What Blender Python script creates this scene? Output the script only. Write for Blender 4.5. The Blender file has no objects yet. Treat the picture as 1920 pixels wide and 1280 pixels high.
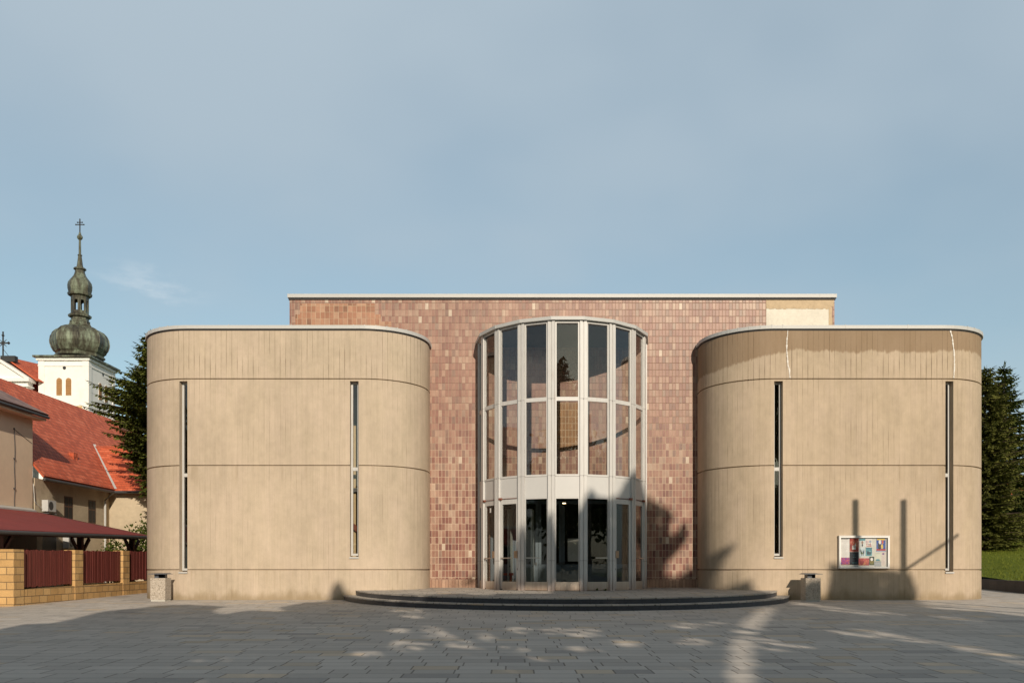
import bpy, bmesh, math, random
import numpy as np
from mathutils import Vector, Matrix, noise as mnoise

random.seed(7)
rng = np.random.default_rng(11)
C = bpy.context.scene.collection
R = math.radians
scene = bpy.context.scene

# ------------------------------------------------------------------ camera, sky, sun, exposure
SUN_AZ, SUN_EL = 14.5, 23.0          # sun stands behind the camera, a little to its right
SUN = Vector((math.sin(R(SUN_AZ))*math.cos(R(SUN_EL)), -math.cos(R(SUN_AZ))*math.cos(R(SUN_EL)), math.sin(R(SUN_EL))))
EYE = 1.033
cam_d = bpy.data.cameras.new('camera'); cam = bpy.data.objects.new('camera', cam_d); C.objects.link(cam)
cam.location = (0, 0, EYE); cam.rotation_euler = (R(90), 0, 0)
cam_d.sensor_width = 36; cam_d.lens = 30.0; cam_d.shift_y = 0.2198; cam_d.clip_start = 0.1; cam_d.clip_end = 3000
scene.camera = cam

sun_d = bpy.data.lights.new('sun', 'SUN'); sun_d.energy = 4.15; sun_d.angle = R(0.45); sun_d.color = (1.0, 0.87, 0.71)
sun = bpy.data.objects.new('sun', sun_d); C.objects.link(sun)
sun.rotation_euler = (-SUN).to_track_quat('-Z', 'Y').to_euler()

scene.view_settings.view_transform = 'Standard'; scene.view_settings.look = 'None'
scene.view_settings.exposure = 0.0; scene.view_settings.gamma = 1.0; scene.view_settings.use_curve_mapping = False
scene.cycles.caustics_reflective = False; scene.cycles.caustics_refractive = False
scene.cycles.max_bounces = 8; scene.cycles.transparent_max_bounces = 16; scene.cycles.sample_clamp_indirect = 4.0


class G:
    """small helper for writing node trees"""
    def __init__(s, nt):
        s.nt = nt
    def n(s, t, **kw):
        o = s.nt.nodes.new(t)
        for k, v in kw.items():
            setattr(o, k, v)
        return o
    def set(s, sock, val):
        if hasattr(val, 'is_output'):
            s.nt.links.new(val, sock)
        elif val is not None:
            if hasattr(sock.default_value, '__len__'):
                val = tuple(val) if hasattr(val, '__len__') else (val,)*len(sock.default_value)
                if len(sock.default_value) == 4 and len(val) == 3:
                    val = val + (1.0,)
            sock.default_value = val
    def m(s, op, a, b=None, c=None, clamp=False):
        o = s.n('ShaderNodeMath', operation=op); o.use_clamp = clamp
        s.set(o.inputs[0], a)
        if b is not None: s.set(o.inputs[1], b)
        if c is not None: s.set(o.inputs[2], c)
        return o.outputs[0]
    def step(s, a, b, x):
        o = s.n('ShaderNodeMapRange', interpolation_type='SMOOTHSTEP')
        s.set(o.inputs[0], x); s.set(o.inputs[1], a); s.set(o.inputs[2], b)
        return o.outputs[0]
    def noise(s, vec, scale=1.0, detail=3.0, rough=0.55):
        o = s.n('ShaderNodeTexNoise'); s.set(o.inputs['Vector'], vec)
        s.set(o.inputs['Scale'], scale); s.set(o.inputs['Detail'], detail); s.set(o.inputs['Roughness'], rough)
        return o.outputs[0]
    def white(s, vec):
        o = s.n('ShaderNodeTexWhiteNoise', noise_dimensions='3D'); s.set(o.inputs['Vector'], vec)
        return o.outputs[0]
    def xyz(s, x, y, z=0.0):
        o = s.n('ShaderNodeCombineXYZ'); s.set(o.inputs[0], x); s.set(o.inputs[1], y); s.set(o.inputs[2], z)
        return o.outputs[0]
    def sep(s, v):
        o = s.n('ShaderNodeSeparateXYZ'); s.set(o.inputs[0], v)
        return o.outputs
    def mix(s, f, a, b, mode='MIX'):
        o = s.n('ShaderNodeMix', data_type='RGBA', blend_type=mode)
        s.set(o.inputs[0], f); s.set(o.inputs[6], a); s.set(o.inputs[7], b)
        return o.outputs[2]
    def ramp(s, f, stops, interp='LINEAR'):
        o = s.n('ShaderNodeValToRGB'); cr = o.color_ramp; cr.interpolation = interp
        while len(cr.elements) < len(stops): cr.elements.new(0.5)
        for e, (p, c) in zip(cr.elements, stops):
            e.position = p; e.color = (*c, 1.0) if len(c) == 3 else c
        s.set(o.inputs[0], f)
        return o.outputs[0]
    def scale(s, col, f):
        o = s.n('ShaderNodeVectorMath', operation='SCALE'); s.set(o.inputs[0], col); s.set(o.inputs[3], f)
        return o.outputs[0]
    def vmath(s, op, a, b):
        o = s.n('ShaderNodeVectorMath', operation=op); s.set(o.inputs[0], a); s.set(o.inputs[1], b)
        return o
    def bump(s, h, strength=0.3, dist=0.02):
        o = s.n('ShaderNodeBump'); s.set(o.inputs['Strength'], strength); s.set(o.inputs['Distance'], dist); s.set(o.inputs['Height'], h)
        return o.outputs[0]


def new_mat(name):
    m = bpy.data.materials.new(name); m.use_nodes = True
    nt = m.node_tree; b = nt.nodes['Principled BSDF']
    return m, G(nt), b


def geo_pos(g):
    return g.n('ShaderNodeNewGeometry').outputs['Position']


def uvc(g):
    return g.n('ShaderNodeUVMap').outputs[0]


def simple(name, col, rough=0.6, metal=0.0, var=0.12, scale=3.0, bump=0.0, bscale=40.0, stretch=None, spec=0.5, dirt=None, sat=None):
    """colour with soft noise variation and a fine bump, in world metres"""
    m, g, b = new_mat(name)
    p = geo_pos(g)
    if stretch:
        p = g.vmath('MULTIPLY', p, stretch).outputs[0]
    n1 = g.noise(p, scale, 4.0)
    n2 = g.noise(p, scale*7.3, 3.0)
    f = g.m('ADD', g.m('MULTIPLY', g.m('SUBTRACT', n1, 0.5), 2*var*1.6), g.m('MULTIPLY', g.m('SUBTRACT', n2, 0.5), 2*var))
    c = g.scale(g.mix(0.0, col, col), g.m('ADD', f, 1.0))
    if dirt:
        k = g.step(0.52, 0.72, g.noise(p, scale*0.8, 5.0, 0.65))
        c = g.mix(g.m('MULTIPLY', k, dirt[1]), c, dirt[0])
    g.set(b.inputs['Base Color'], c)
    b.inputs['Roughness'].default_value = rough; b.inputs['Metallic'].default_value = metal
    b.inputs['Specular IOR Level'].default_value = spec
    if bump:
        g.set(b.inputs['Normal'], g.bump(g.noise(p, bscale, 4.0), bump, 0.01))
    return m


# ------------------------------------------------------------------ world
world = bpy.data.worlds.new('World'); scene.world = world; world.use_nodes = True
wg = G(world.node_tree); bg = world.node_tree.nodes['Background']
sky = wg.n('ShaderNodeTexSky', sky_type='NISHITA'); sky.sun_disc = False
sky.sun_elevation = R(SUN_EL); sky.sun_rotation = R(180 - SUN_AZ); sky.air_density = 1.0; sky.dust_density = 1.5; sky.ozone_density = 1.0
d = wg.n('ShaderNodeTexCoord').outputs['Generated']
dx, dy, dz = wg.sep(d)
zz = wg.m('MAXIMUM', dz, 0.06)
plane = wg.xyz(wg.m('DIVIDE', dx, wg.m('ADD', zz, 0.25)), wg.m('DIVIDE', dy, wg.m('ADD', zz, 0.25)), 3.1)
veil = wg.noise(plane, 1.1, 4.0, 0.5)
vfac = wg.m('ADD', wg.m('MULTIPLY', wg.step(0.30, 0.70, veil), 0.40), wg.m('MULTIPLY', wg.step(0.2, 0.75, dz), 0.30))
vfac = wg.m('ADD', vfac, 0.34, clamp=True)
veilcol = (3.50, 4.22, 4.80)
tint = wg.vmath('MULTIPLY', sky.outputs[0], (0.95, 1.08, 0.97)).outputs[0]
c1 = wg.mix(vfac, tint, veilcol)
# one faint wisp of high cloud, low in the sky
wd = wg.vmath('SUBTRACT', d, (-0.372, 0.883, 0.290)).outputs[0]
wd = wg.vmath('MULTIPLY', wd, (1.0, 1.0, 2.3)).outputs[0]
wl = wg.n('ShaderNodeVectorMath', operation='LENGTH'); wg.set(wl.inputs[0], wd)
wn = wg.noise(wg.vmath('MULTIPLY', d, (14.0, 14.0, 46.0)).outputs[0], 1.0, 5.0, 0.6)
wf = wg.m('MULTIPLY', wg.step(0.075, 0.0, wl.outputs['Value']), wg.step(0.48, 0.68, wn))
c2 = wg.mix(wg.m('MULTIPLY', wf, 0.30), c1, (6.3, 6.6, 6.8))
# a few bigger clouds on the sunny side, behind the camera (the glass mirrors them)
cn = wg.noise(plane, 2.6, 6.0, 0.6)
cf = wg.m('MULTIPLY', wg.step(0.50, 0.66, cn), wg.step(-0.05, -0.5, dy))
# the sky round the sun side is a deeper, clearer blue between its clouds
c2 = wg.mix(wg.step(-0.05, -0.55, dy), c2, wg.scale(c2, 0.62))
# clear zenith, well above the frame
c2 = wg.mix(wg.step(0.58, 0.85, dz), c2, wg.scale(c2, 0.45))
c3 = wg.mix(wg.m('MULTIPLY', cf, 0.6), c2, (6.4, 6.2, 6.0))
wg.set(bg.inputs[0], c3); bg.inputs[1].default_value = 0.13

# ------------------------------------------------------------------ mesh helpers
ORG = {}


class MB:
    """collects faces (world coordinates) and links them as ONE mesh object"""
    def __init__(s):
        s.v = []; s.f = []; s.uv = []; s.sm = []; s.mi = []
    def face(s, pts, uv=None, smooth=False, mi=0):
        i = len(s.v); pts = [Vector(p) for p in pts]
        s.v += pts; s.f.append(tuple(range(i, i+len(pts))))
        if uv is None:
            nrm = (pts[1]-pts[0]).cross(pts[2]-pts[0]); a = [abs(x) for x in nrm]
            if a[2] >= a[0] and a[2] >= a[1]: uv = [(p.x, p.y) for p in pts]
            elif a[1] >= a[0]: uv = [(p.x, p.z) for p in pts]
            else: uv = [(p.y, p.z) for p in pts]
        s.uv.append(uv); s.sm.append(smooth); s.mi.append(mi)
        return s
    def hexa(s, b, t, mi=0):
        """b: four bottom corners counter-clockwise, t: four top corners"""
        s.face([b[3], b[2], b[1], b[0]], mi=mi); s.face(t, mi=mi)
        for i in range(4):
            j = (i+1) % 4; s.face([b[i], b[j], t[j], t[i]], mi=mi)
        return s
    def box(s, x0, x1, y0, y1, z0, z1, mi=0):
        return s.hexa([(x0, y0, z0), (x1, y0, z0), (x1, y1, z0), (x0, y1, z0)], [(x0, y0, z1), (x1, y0, z1), (x1, y1, z1), (x0, y1, z1)], mi)
    def obox(s, o, ex, ey, a0, a1, b0, b1, z0, z1, mi=0):
        """box in a turned frame: o origin, ex/ey horizontal unit axes"""
        def q(a, b, z): return Vector((o[0]+ex[0]*a+ey[0]*b, o[1]+ex[1]*a+ey[1]*b, z))
        c = [(a0, b0), (a1, b0), (a1, b1), (a0, b1)]
        if ex[0]*ey[1]-ex[1]*ey[0] < 0: c = c[::-1]
        return s.hexa([q(a, b, z0) for a, b in c], [q(a, b, z1) for a, b in c], mi)
    def prism(s, poly, z0, z1, mi=0, bottom=True):
        n = len(poly); u = 0
        za = z0 if callable(z0) else (lambda x, y: z0)
        zb = z1 if callable(z1) else (lambda x, y: z1)
        s.face([(x, y, zb(x, y)) for x, y in poly], mi=mi)
        if bottom: s.face([(x, y, za(x, y)) for x, y in reversed(poly)], mi=mi)
        for i in range(n):
            a, b = poly[i], poly[(i+1) % n]; l = math.dist(a, b)
            s.face([(*a, za(*a)), (*b, za(*b)), (*b, zb(*b)), (*a, zb(*a))], [(u, za(*a)), (u+l, za(*b)), (u+l, zb(*b)), (u, zb(*a))], mi=mi)
            u += l
        return s
    def tube(s, pts, r, n=8, smooth=True, caps=True):
        pts = [Vector(p) for p in pts]; rs = r if hasattr(r, '__len__') else [r]*len(pts)
        rings = []
        for i, p in enumerate(pts):
            t = (pts[min(i+1, len(pts)-1)]-pts[max(i-1, 0)]).normalized()
            a = Vector((0, 0, 1)) if abs(t.z) < 0.9 else Vector((1, 0, 0))
            u = t.cross(a).normalized(); w = t.cross(u)
            rings.append([p+(u*math.cos(2*math.pi*k/n)+w*math.sin(2*math.pi*k/n))*rs[i] for k in range(n)])
        l = 0
        for i in range(len(rings)-1):
            dl = (pts[i+1]-pts[i]).length
            for k in range(n):
                j = (k+1) % n
                s.face([rings[i][k], rings[i][j], rings[i+1][j], rings[i+1][k]][::-1], [(k*.1, l), ((k+1)*.1, l), ((k+1)*.1, l+dl), (k*.1, l+dl)][::-1], smooth)
            l += dl
        if caps:
            s.face(rings[0]); s.face(rings[-1][::-1])
        return s
    def lathe(s, c, prof, n=24, smooth=True, rot=0.0):
        """prof: list of (radius, z)"""
        rings = [[(c[0]+r*math.cos(rot+2*math.pi*k/n), c[1]+r*math.sin(rot+2*math.pi*k/n), z) for k in range(n)] for r, z in prof]
        l = 0
        for i in range(len(prof)-1):
            dl = math.dist(prof[i], prof[i+1])
            for k in range(n):
                j = (k+1) % n
                w = 2*math.pi*max(prof[i][0], prof[i+1][0])/n
                s.face([rings[i][k], rings[i][j], rings[i+1][j], rings[i+1][k]], [(k*w, l), (k*w+w, l), (k*w+w, l+dl), (k*w, l+dl)], smooth)
            l += dl
        s.face(rings[0][::-1]); s.face(rings[-1])
        return s
    def build(s, name, mat, parent=None, merge=False, bevel=0.0):
        me = bpy.data.meshes.new(name)
        o = (0, 0, 0)
        if parent is not None: o = ORG[parent.name]
        off = Vector(o)
        me.from_pydata([p-off for p in s.v], [], s.f)
        uvl = me.uv_layers.new(name='UVMap')
        flat = [c for f in s.uv for p in f for c in p]
        uvl.data.foreach_set('uv', flat)
        me.polygons.foreach_set('use_smooth', s.sm)
        mats = mat if isinstance(mat, (list, tuple)) else [mat]
        for m in mats: me.materials.append(m)
        if len(mats) > 1: me.polygons.foreach_set('material_index', s.mi)
        if merge:
            bm = bmesh.new(); bm.from_mesh(me); bmesh.ops.remove_doubles(bm, verts=bm.verts, dist=0.0005); bm.to_mesh(me); bm.free()
        me.update()
        ob = bpy.data.objects.new(name, me); C.objects.link(ob)
        if parent is not None: ob.parent = parent
        ORG[ob.name] = o
        if bevel:
            md = ob.modifiers.new('bevel', 'BEVEL'); md.width = bevel; md.segments = 2; md.limit_method = 'ANGLE'; md.angle_limit = R(40)
        return ob


def tag(o, label=None, cat=None, group=None, kind=None):
    if label: o['label'] = label
    if cat: o['category'] = cat
    if group: o['group'] = group
    if kind: o['kind'] = kind
    return o


def thing(name, loc, label, cat, group=None):
    o = bpy.data.objects.new(name, None); C.objects.link(o); o.location = loc; o.empty_display_size = 0.2
    ORG[o.name] = tuple(loc)
    return tag(o, label, cat, group)


def copy_thing(root, loc, label, group=None):
    c = root.copy(); C.objects.link(c); c.location = loc; ORG[c.name] = tuple(loc)
    c['label'] = label
    if group: c['group'] = group
    for ch in list(root.children):
        k = ch.copy(); C.objects.link(k); k.parent = c
        for g2 in list(ch.children):
            q = g2.copy(); C.objects.link(q); q.parent = k
    return c


SLOPE = 0.013
def gz(y):
    """the paving rises gently towards the hall"""
    return SLOPE*(min(y, 45.0)-26.67)


AX = 1.70        # axis of the hall
YW, YF, YB = 29.0, 26.67, 28.62

# ------------------------------------------------------------------ materials
def concrete_mat(name, stained):
    m, g, b = new_mat(name)
    u, v, _ = g.sep(uvc(g))
    bw = 0.168
    t = g.m('DIVIDE', u, bw); bi = g.m('FLOOR', t); fr = g.m('FRACT', t)
    rnd = g.white(g.xyz(bi, g.m('FLOOR', g.m('DIVIDE', v, 3.3)), 4.0))
    edge = g.step(0.425, 0.485, g.m('ABSOLUTE', g.m('SUBTRACT', fr, 0.5)))
    brk = g.step(0.40, 0.62, g.noise(g.xyz(g.m('MULTIPLY', bi, 3.7), g.m('MULTIPLY', v, 0.9)), 1.0, 4.0))
    patch = g.step(0.45, 0.62, g.noise(g.xyz(g.m('MULTIPLY', u, 0.55), g.m('MULTIPLY', v, 0.5), 12.0), 1.0, 3.0))
    topz = g.m('ADD', g.m('ADD', g.m('MULTIPLY', g.step(6.7, 7.2, v), 0.50), 0.10), g.m('MULTIPLY', patch, 0.55 if stained else 0.32))
    edge = g.m('MULTIPLY', g.m('MULTIPLY', edge, brk), topz)
    big = g.noise(g.xyz(u, g.m('MULTIPLY', v, 0.6), 1.0), 0.45, 5.0, 0.6)
    mid = g.noise(g.xyz(u, g.m('MULTIPLY', v, 0.35), 7.0), 1.7, 5.0, 0.6)
    streak = g.noise(g.xyz(g.m('MULTIPLY', u, 9.0), g.m('MULTIPLY', v, 0.30)), 1.0, 4.0, 0.65)
    fine = g.noise(g.xyz(u, v), 55.0, 2.0)
    f = g.m('MULTIPLY', g.m('SUBTRACT', big, 0.5), 0.46)
    f = g.m('ADD', f, g.m('MULTIPLY', g.m('SUBTRACT', mid, 0.5), 0.40))
    f = g.m('ADD', f, g.m('MULTIPLY', g.m('SUBTRACT', streak, 0.5), 0.16))
    hair = g.noise(g.xyz(g.m('MULTIPLY', u, 30.0), g.m('MULTIPLY', v, 0.8)), 1.0, 3.0, 0.6)
    f = g.m('ADD', f, g.m('MULTIPLY', g.m('SUBTRACT', hair, 0.5), 0.22))
    cloud = g.noise(g.xyz(u, g.m('MULTIPLY', v, 0.8), 17.0), 4.2, 5.0, 0.62)
    f = g.m('ADD', f, g.m('MULTIPLY', g.m('SUBTRACT', cloud, 0.5), 0.32))
    f = g.m('ADD', f, g.m('MULTIPLY', g.m('SUBTRACT', fine, 0.5), 0.30))
    f = g.m('ADD', f, g.m('MULTIPLY', g.m('SUBTRACT', rnd, 0.5), 0.045))
    ca, cb_ = ((0.466, 0.374, 0.270), (0.446, 0.357, 0.266)) if stained else ((0.488, 0.402, 0.300), (0.470, 0.384, 0.294))
    col = g.scale(g.mix(g.step(0.35, 0.7, mid), ca, cb_), g.m('ADD', f, 1.0))
    # pale runs of lime
    lime = g.m('MULTIPLY', g.step(0.64, 0.80, g.noise(g.xyz(g.m('MULTIPLY', u, 5.0), g.m('MULTIPLY', v, 0.55), 3.0), 1.0, 4.0)), 0.30)
    col = g.mix(lime, col, (0.60, 0.52, 0.40))
    # dirt washed down from the joints in thin uneven runs
    for zj in (4.19, 0.93):
        dz_ = g.m('SUBTRACT', zj, v)
        rn = g.noise(g.xyz(g.m('MULTIPLY', u, 6.5), g.m('MULTIPLY', v, 0.15), zj), 1.0, 4.0, 0.7)
        kk = g.m('MULTIPLY', g.m('MULTIPLY', g.step(0.50, 0.72, rn), g.step(0.9, 0.0, dz_)), g.step(-0.01, 0.02, dz_))
        col = g.mix(g.m('MULTIPLY', kk, 0.30), col, (0.24, 0.17, 0.10))
    # brown runs under the coping
    run = g.m('MULTIPLY', g.step(0.56, 0.80, g.noise(g.xyz(g.m('MULTIPLY', u, 4.2), g.m('MULTIPLY', v, 0.22), 9.0), 1.0, 5.0, 0.7)), g.step(6.9, 8.3, v))
    col = g.mix(g.m('MULTIPLY', run, 0.85 if stained else 0.55), col, (0.20, 0.135, 0.075))
    if stained:
        wob = g.noise(g.xyz(u, 0.0, 2.0), 0.55, 5.0, 0.55)
        low = g.m('ADD', g.m('SUBTRACT', 7.98, g.m('MULTIPLY', wob, 0.48)), g.m('MULTIPLY', g.step(4.6, 2.2, u), -0.42))
        rag = g.noise(g.xyz(g.m('MULTIPLY', u, 7.0), g.m('MULTIPLY', v, 1.2), 6.0), 1.0, 5.0, 0.7)
        low = g.m('ADD', low, g.m('MULTIPLY', g.m('SUBTRACT', rag, 0.5), 0.34))
        band = g.step(-0.03, 0.06, g.m('SUBTRACT', v, low))
        dens = g.m('ADD', 0.55, g.m('MULTIPLY', g.noise(g.xyz(g.m('MULTIPLY', u, 2.0), g.m('MULTIPLY', v, 0.5), 5.0), 1.0, 4.0), 0.5))
        col = g.mix(g.m('MULTIPLY', band, dens), col, (0.245, 0.170, 0.105))
    # weathered foot of the wall
    foot = g.m('MULTIPLY', g.step(0.34, 0.0, g.m('ADD', v, g.m('MULTIPLY', g.m('SUBTRACT', mid, 0.5), 0.9))), 0.62)
    col = g.mix(foot, col, (0.225, 0.165, 0.085))
    pore = g.step(0.70, 0.76, g.noise(g.xyz(u, v, 2.0), 14.0, 2.0))
    col = g.mix(g.m('MULTIPLY', pore, 0.22), col, (0.16, 0.115, 0.07))
    col = g.mix(g.m('MULTIPLY', edge, 0.92), col, (0.115, 0.080, 0.048))
    g.set(b.inputs['Base Color'], col); b.inputs['Roughness'].default_value = 0.92; b.inputs['Specular IOR Level'].default_value = 0.2
    h = g.m('ADD', g.m('MULTIPLY', streak, 0.5), g.m('MULTIPLY', fine, 0.35))
    h = g.m('ADD', g.m('SUBTRACT', h, g.m('MULTIPLY', edge, 1.0)), g.m('MULTIPLY', rnd, 0.25))
    g.set(b.inputs['Normal'], g.bump(h, 0.45, 0.012))
    return m


def tile_mat(name, tw, th, stops, grout_lo, grout_hi, gw=0.0072, white=True, wash=True):
    """stack-bonded glazed clinker tiles; UV in metres"""
    m, g, b = new_mat(name)
    u, v, _ = g.sep(uvc(g))
    row = g.m('FLOOR', g.m('DIVIDE', v, th))
    colm = g.m('FLOOR', g.m('DIVIDE', u, tw))
    fu = g.m('FRACT', g.m('DIVIDE', u, tw)); fv = g.m('FRACT', g.m('DIVIDE', v, th))
    jit = g.m('MULTIPLY', g.m('SUBTRACT', g.white(g.xyz(colm, row, 8.0)), 0.5), 0.05)
    eu = g.m('MULTIPLY', g.m('SUBTRACT', 0.5, g.m('ABSOLUTE', g.m('SUBTRACT', g.m('ADD', fu, jit), 0.5))), tw)
    ev = g.m('MULTIPLY', g.m('SUBTRACT', 0.5, g.m('ABSOLUTE', g.m('SUBTRACT', fv, 0.5))), th)
    ed = g.m('MINIMUM', eu, ev)
    grout = g.step(gw*1.1, gw*0.35, ed)
    rnd = g.white(g.xyz(colm, row, 1.0)); rnd2 = g.white(g.xyz(colm, row, 2.0))
    clump = g.noise(g.xyz(u, v, 3.0), 0.75, 4.0, 0.6)
    f = g.m('ADD', g.m('MULTIPLY', rnd, 0.85), g.m('MULTIPLY', g.m('SUBTRACT', clump, 0.42), 0.9), clamp=True)
    col = g.ramp(f, stops)
    if wash:
        k = g.m('MULTIPLY', g.step(1.5, 7.5, g.m('ADD', v, g.m('MULTIPLY', g.m('SUBTRACT', clump, 0.5), 5.0))), 0.42)
        col = g.mix(k, col, g.mix(rnd2, (0.285, 0.155, 0.115), (0.43, 0.275, 0.205)))
    if white:
        col = g.mix(g.m('MULTIPLY', g.step(0.985, 0.988, g.m('ADD', rnd2, g.m('MULTIPLY', g.step(0.55, 0.75, clump), 0.009))), 0.85), col, (0.60, 0.50, 0.40))
        col = g.mix(g.m('MULTIPLY', g.step(0.86, 0.90, rnd2), 0.40), col, (0.44, 0.34, 0.25))
    stain = g.noise(g.xyz(g.m('MULTIPLY', u, 1.6), g.m('MULTIPLY', v, 0.35), 11.0), 1.0, 5.0, 0.65)
    col = g.scale(col, g.m('ADD', 0.72, g.m('MULTIPLY', stain, 0.56)))
    col = g.mix(g.m('MULTIPLY', g.step(0.55, 0.78, g.noise(g.xyz(u, g.m('MULTIPLY', v, 0.6), 23.0), 1.1, 5.0, 0.6)), 0.35), col, (0.33, 0.25, 0.20))
    rnd3 = g.white(g.xyz(colm, row, 6.0))
    if white: col = g.mix(g.m('MULTIPLY', g.step(0.84, 0.92, rnd3), 0.55), col, (0.20, 0.135, 0.105))
    smear = g.noise(g.xyz(g.m('MULTIPLY', u, 7.0), g.m('MULTIPLY', v, 5.0), rnd), 1.5, 4.0)
    col = g.scale(col, g.m('ADD', 0.78, g.m('MULTIPLY', smear, 0.44)))
    gh = g.m('ADD', g.step(4.2, 6.8, g.m('ADD', v, g.m('MULTIPLY', g.m('SUBTRACT', clump, 0.5), 3.0))), 0.0)  # grout darkens upward: weathering, with joint shadow put into the colour
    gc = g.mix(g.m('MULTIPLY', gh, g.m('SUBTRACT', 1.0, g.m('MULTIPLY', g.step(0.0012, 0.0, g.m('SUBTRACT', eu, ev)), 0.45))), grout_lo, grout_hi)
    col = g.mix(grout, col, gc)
    g.set(b.inputs['Base Color'], col)
    g.set(b.inputs['Roughness'], g.m('ADD', 0.42, g.m('MULTIPLY', grout, 0.5))); b.inputs['Specular IOR Level'].default_value = 0.35
    h = g.m('ADD', g.m('MULTIPLY', g.step(0.0, gw*1.8, ed), 1.0), g.m('MULTIPLY', rnd2, 0.35))
    g.set(b.inputs['Normal'], g.bump(h, 0.55, 0.006))
    return m


def paver_mat(name, base, rowd=0.42, lmin=0.46, lvar=0.36, warm=0.16):
    m, g, b = new_mat(name)
    x, y, _ = g.sep(geo_pos(g))
    x = g.m('ADD', x, 200.0); y = g.m('ADD', y, 200.0)
    r = g.m('DIVIDE', y, rowd); ri = g.m('FLOOR', r); fy = g.m('FRACT', r)
    L = g.m('ADD', lmin, g.m('MULTIPLY', g.white(g.xyz(ri, 1.0, 1.0)), lvar))
    wob = g.m('MULTIPLY', g.m('SUBTRACT', g.noise(g.xyz(g.m('MULTIPLY', x, 0.8), ri, 0.0), 1.0, 1.0), 0.5), 0.5)
    t = g.m('ADD', g.m('ADD', g.m('DIVIDE', x, L), wob), g.m('MULTIPLY', g.white(g.xyz(ri, 5.0, 2.0)), 7.0)); ti = g.m('FLOOR', t); fx = g.m('FRACT', t)
    ex = g.m('MULTIPLY', g.m('SUBTRACT', 0.5, g.m('ABSOLUTE', g.m('SUBTRACT', fx, 0.5))), L)
    ey = g.m('MULTIPLY', g.m('SUBTRACT', 0.5, g.m('ABSOLUTE', g.m('SUBTRACT', fy, 0.5))), rowd)
    jy = g.step(0.012, 0.005, ey); jx = g.step(0.014, 0.006, ex)
    joint = g.m('MAXIMUM', g.m('MULTIPLY', jy, 0.9), g.m('MULTIPLY', jx, 0.9))
    r1 = g.white(g.xyz(ti, ri, 1.0)); r2 = g.white(g.xyz(ti, ri, 2.0))
    p = geo_pos(g)
    n1 = g.noise(p, 0.35, 4.0); n2 = g.noise(p, 9.0, 5.0, 0.65); n3 = g.noise(p, 130.0, 2.0)
    f = g.m('ADD', 0.88, g.m('MULTIPLY', r1, 0.22))
    f = g.m('ADD', f, g.m('MULTIPLY', g.m('SUBTRACT', n1, 0.5), 0.22))
    f = g.m('ADD', f, g.m('MULTIPLY', g.m('SUBTRACT', n2, 0.5), 0.22))
    f = g.m('ADD', f, g.m('MULTIPLY', g.m('SUBTRACT', n3, 0.5), 0.30))
    col = g.mix(g.step(1.0-warm, 1.0-warm+0.05, r2), base, (base[0]*1.08, base[1]*0.98, base[2]*0.84))
    col = g.mix(g.step(0.06, 0.04, r2), col, (base[0]*0.74, base[1]*0.75, base[2]*0.77))
    col = g.scale(col, f)
    spot = g.step(0.70, 0.73, g.noise(p, 5.0, 2.0))
    col = g.mix(g.m('MULTIPLY', spot, 0.25), col, (0.10, 0.09, 0.08))
    col = g.mix(g.m('MULTIPLY', joint, 0.75), col, (0.085, 0.072, 0.058))
    g.set(b.inputs['Base Color'], col)
    g.set(b.inputs['Roughness'], g.m('ADD', 0.70, g.m('MULTIPLY', n2, 0.2))); b.inputs['Specular IOR Level'].default_value = 0.3
    h = g.m('ADD', g.m('MULTIPLY', g.m('MINIMUM', g.step(0.0, 0.012, ex), g.step(0.0, 0.010, ey)), 1.0), g.m('ADD', g.m('MULTIPLY', n2, 0.35), g.m('MULTIPLY', r1, 0.5)))
    g.set(b.inputs['Normal'], g.bump(h, 0.55, 0.006))
    return m


def glass_mat(name, tint, ior=1.5, rough=0.0):
    m = bpy.data.materials.new(name); m.use_nodes = True; nt = m.node_tree; nt.nodes.clear(); g = G(nt)
    out = g.n('ShaderNodeOutputMaterial'); tr = g.n('ShaderNodeBsdfTransparent'); gl = g.n('ShaderNodeBsdfGlossy')
    mx = g.n('ShaderNodeMixShader'); ge = g.n('ShaderNodeNewGeometry')
    cs = g.m('ABSOLUTE', g.vmath('DOT_PRODUCT', ge.outputs['Incoming'], ge.outputs['Normal']).outputs['Value'])
    f0 = ((ior-1)/(ior+1))**2
    tr.inputs[0].default_value = (*tint, 1); gl.inputs['Roughness'].default_value = rough
    bp = g.bump(g.noise(geo_pos(g), 0.9, 2.0), 0.03, 0.05)
    g.set(gl.inputs['Normal'], bp)
    f = g.m('ADD', f0, g.m('MULTIPLY', g.m('POWER', g.m('SUBTRACT', 1.0, cs), 5.0), 1.0-f0), clamp=True)
    nt.links.new(f, mx.inputs[0]); nt.links.new(tr.outputs[0], mx.inputs[1]); nt.links.new(gl.outputs[0], mx.inputs[2]); nt.links.new(mx.outputs[0], out.inputs[0])
    return m


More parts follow.
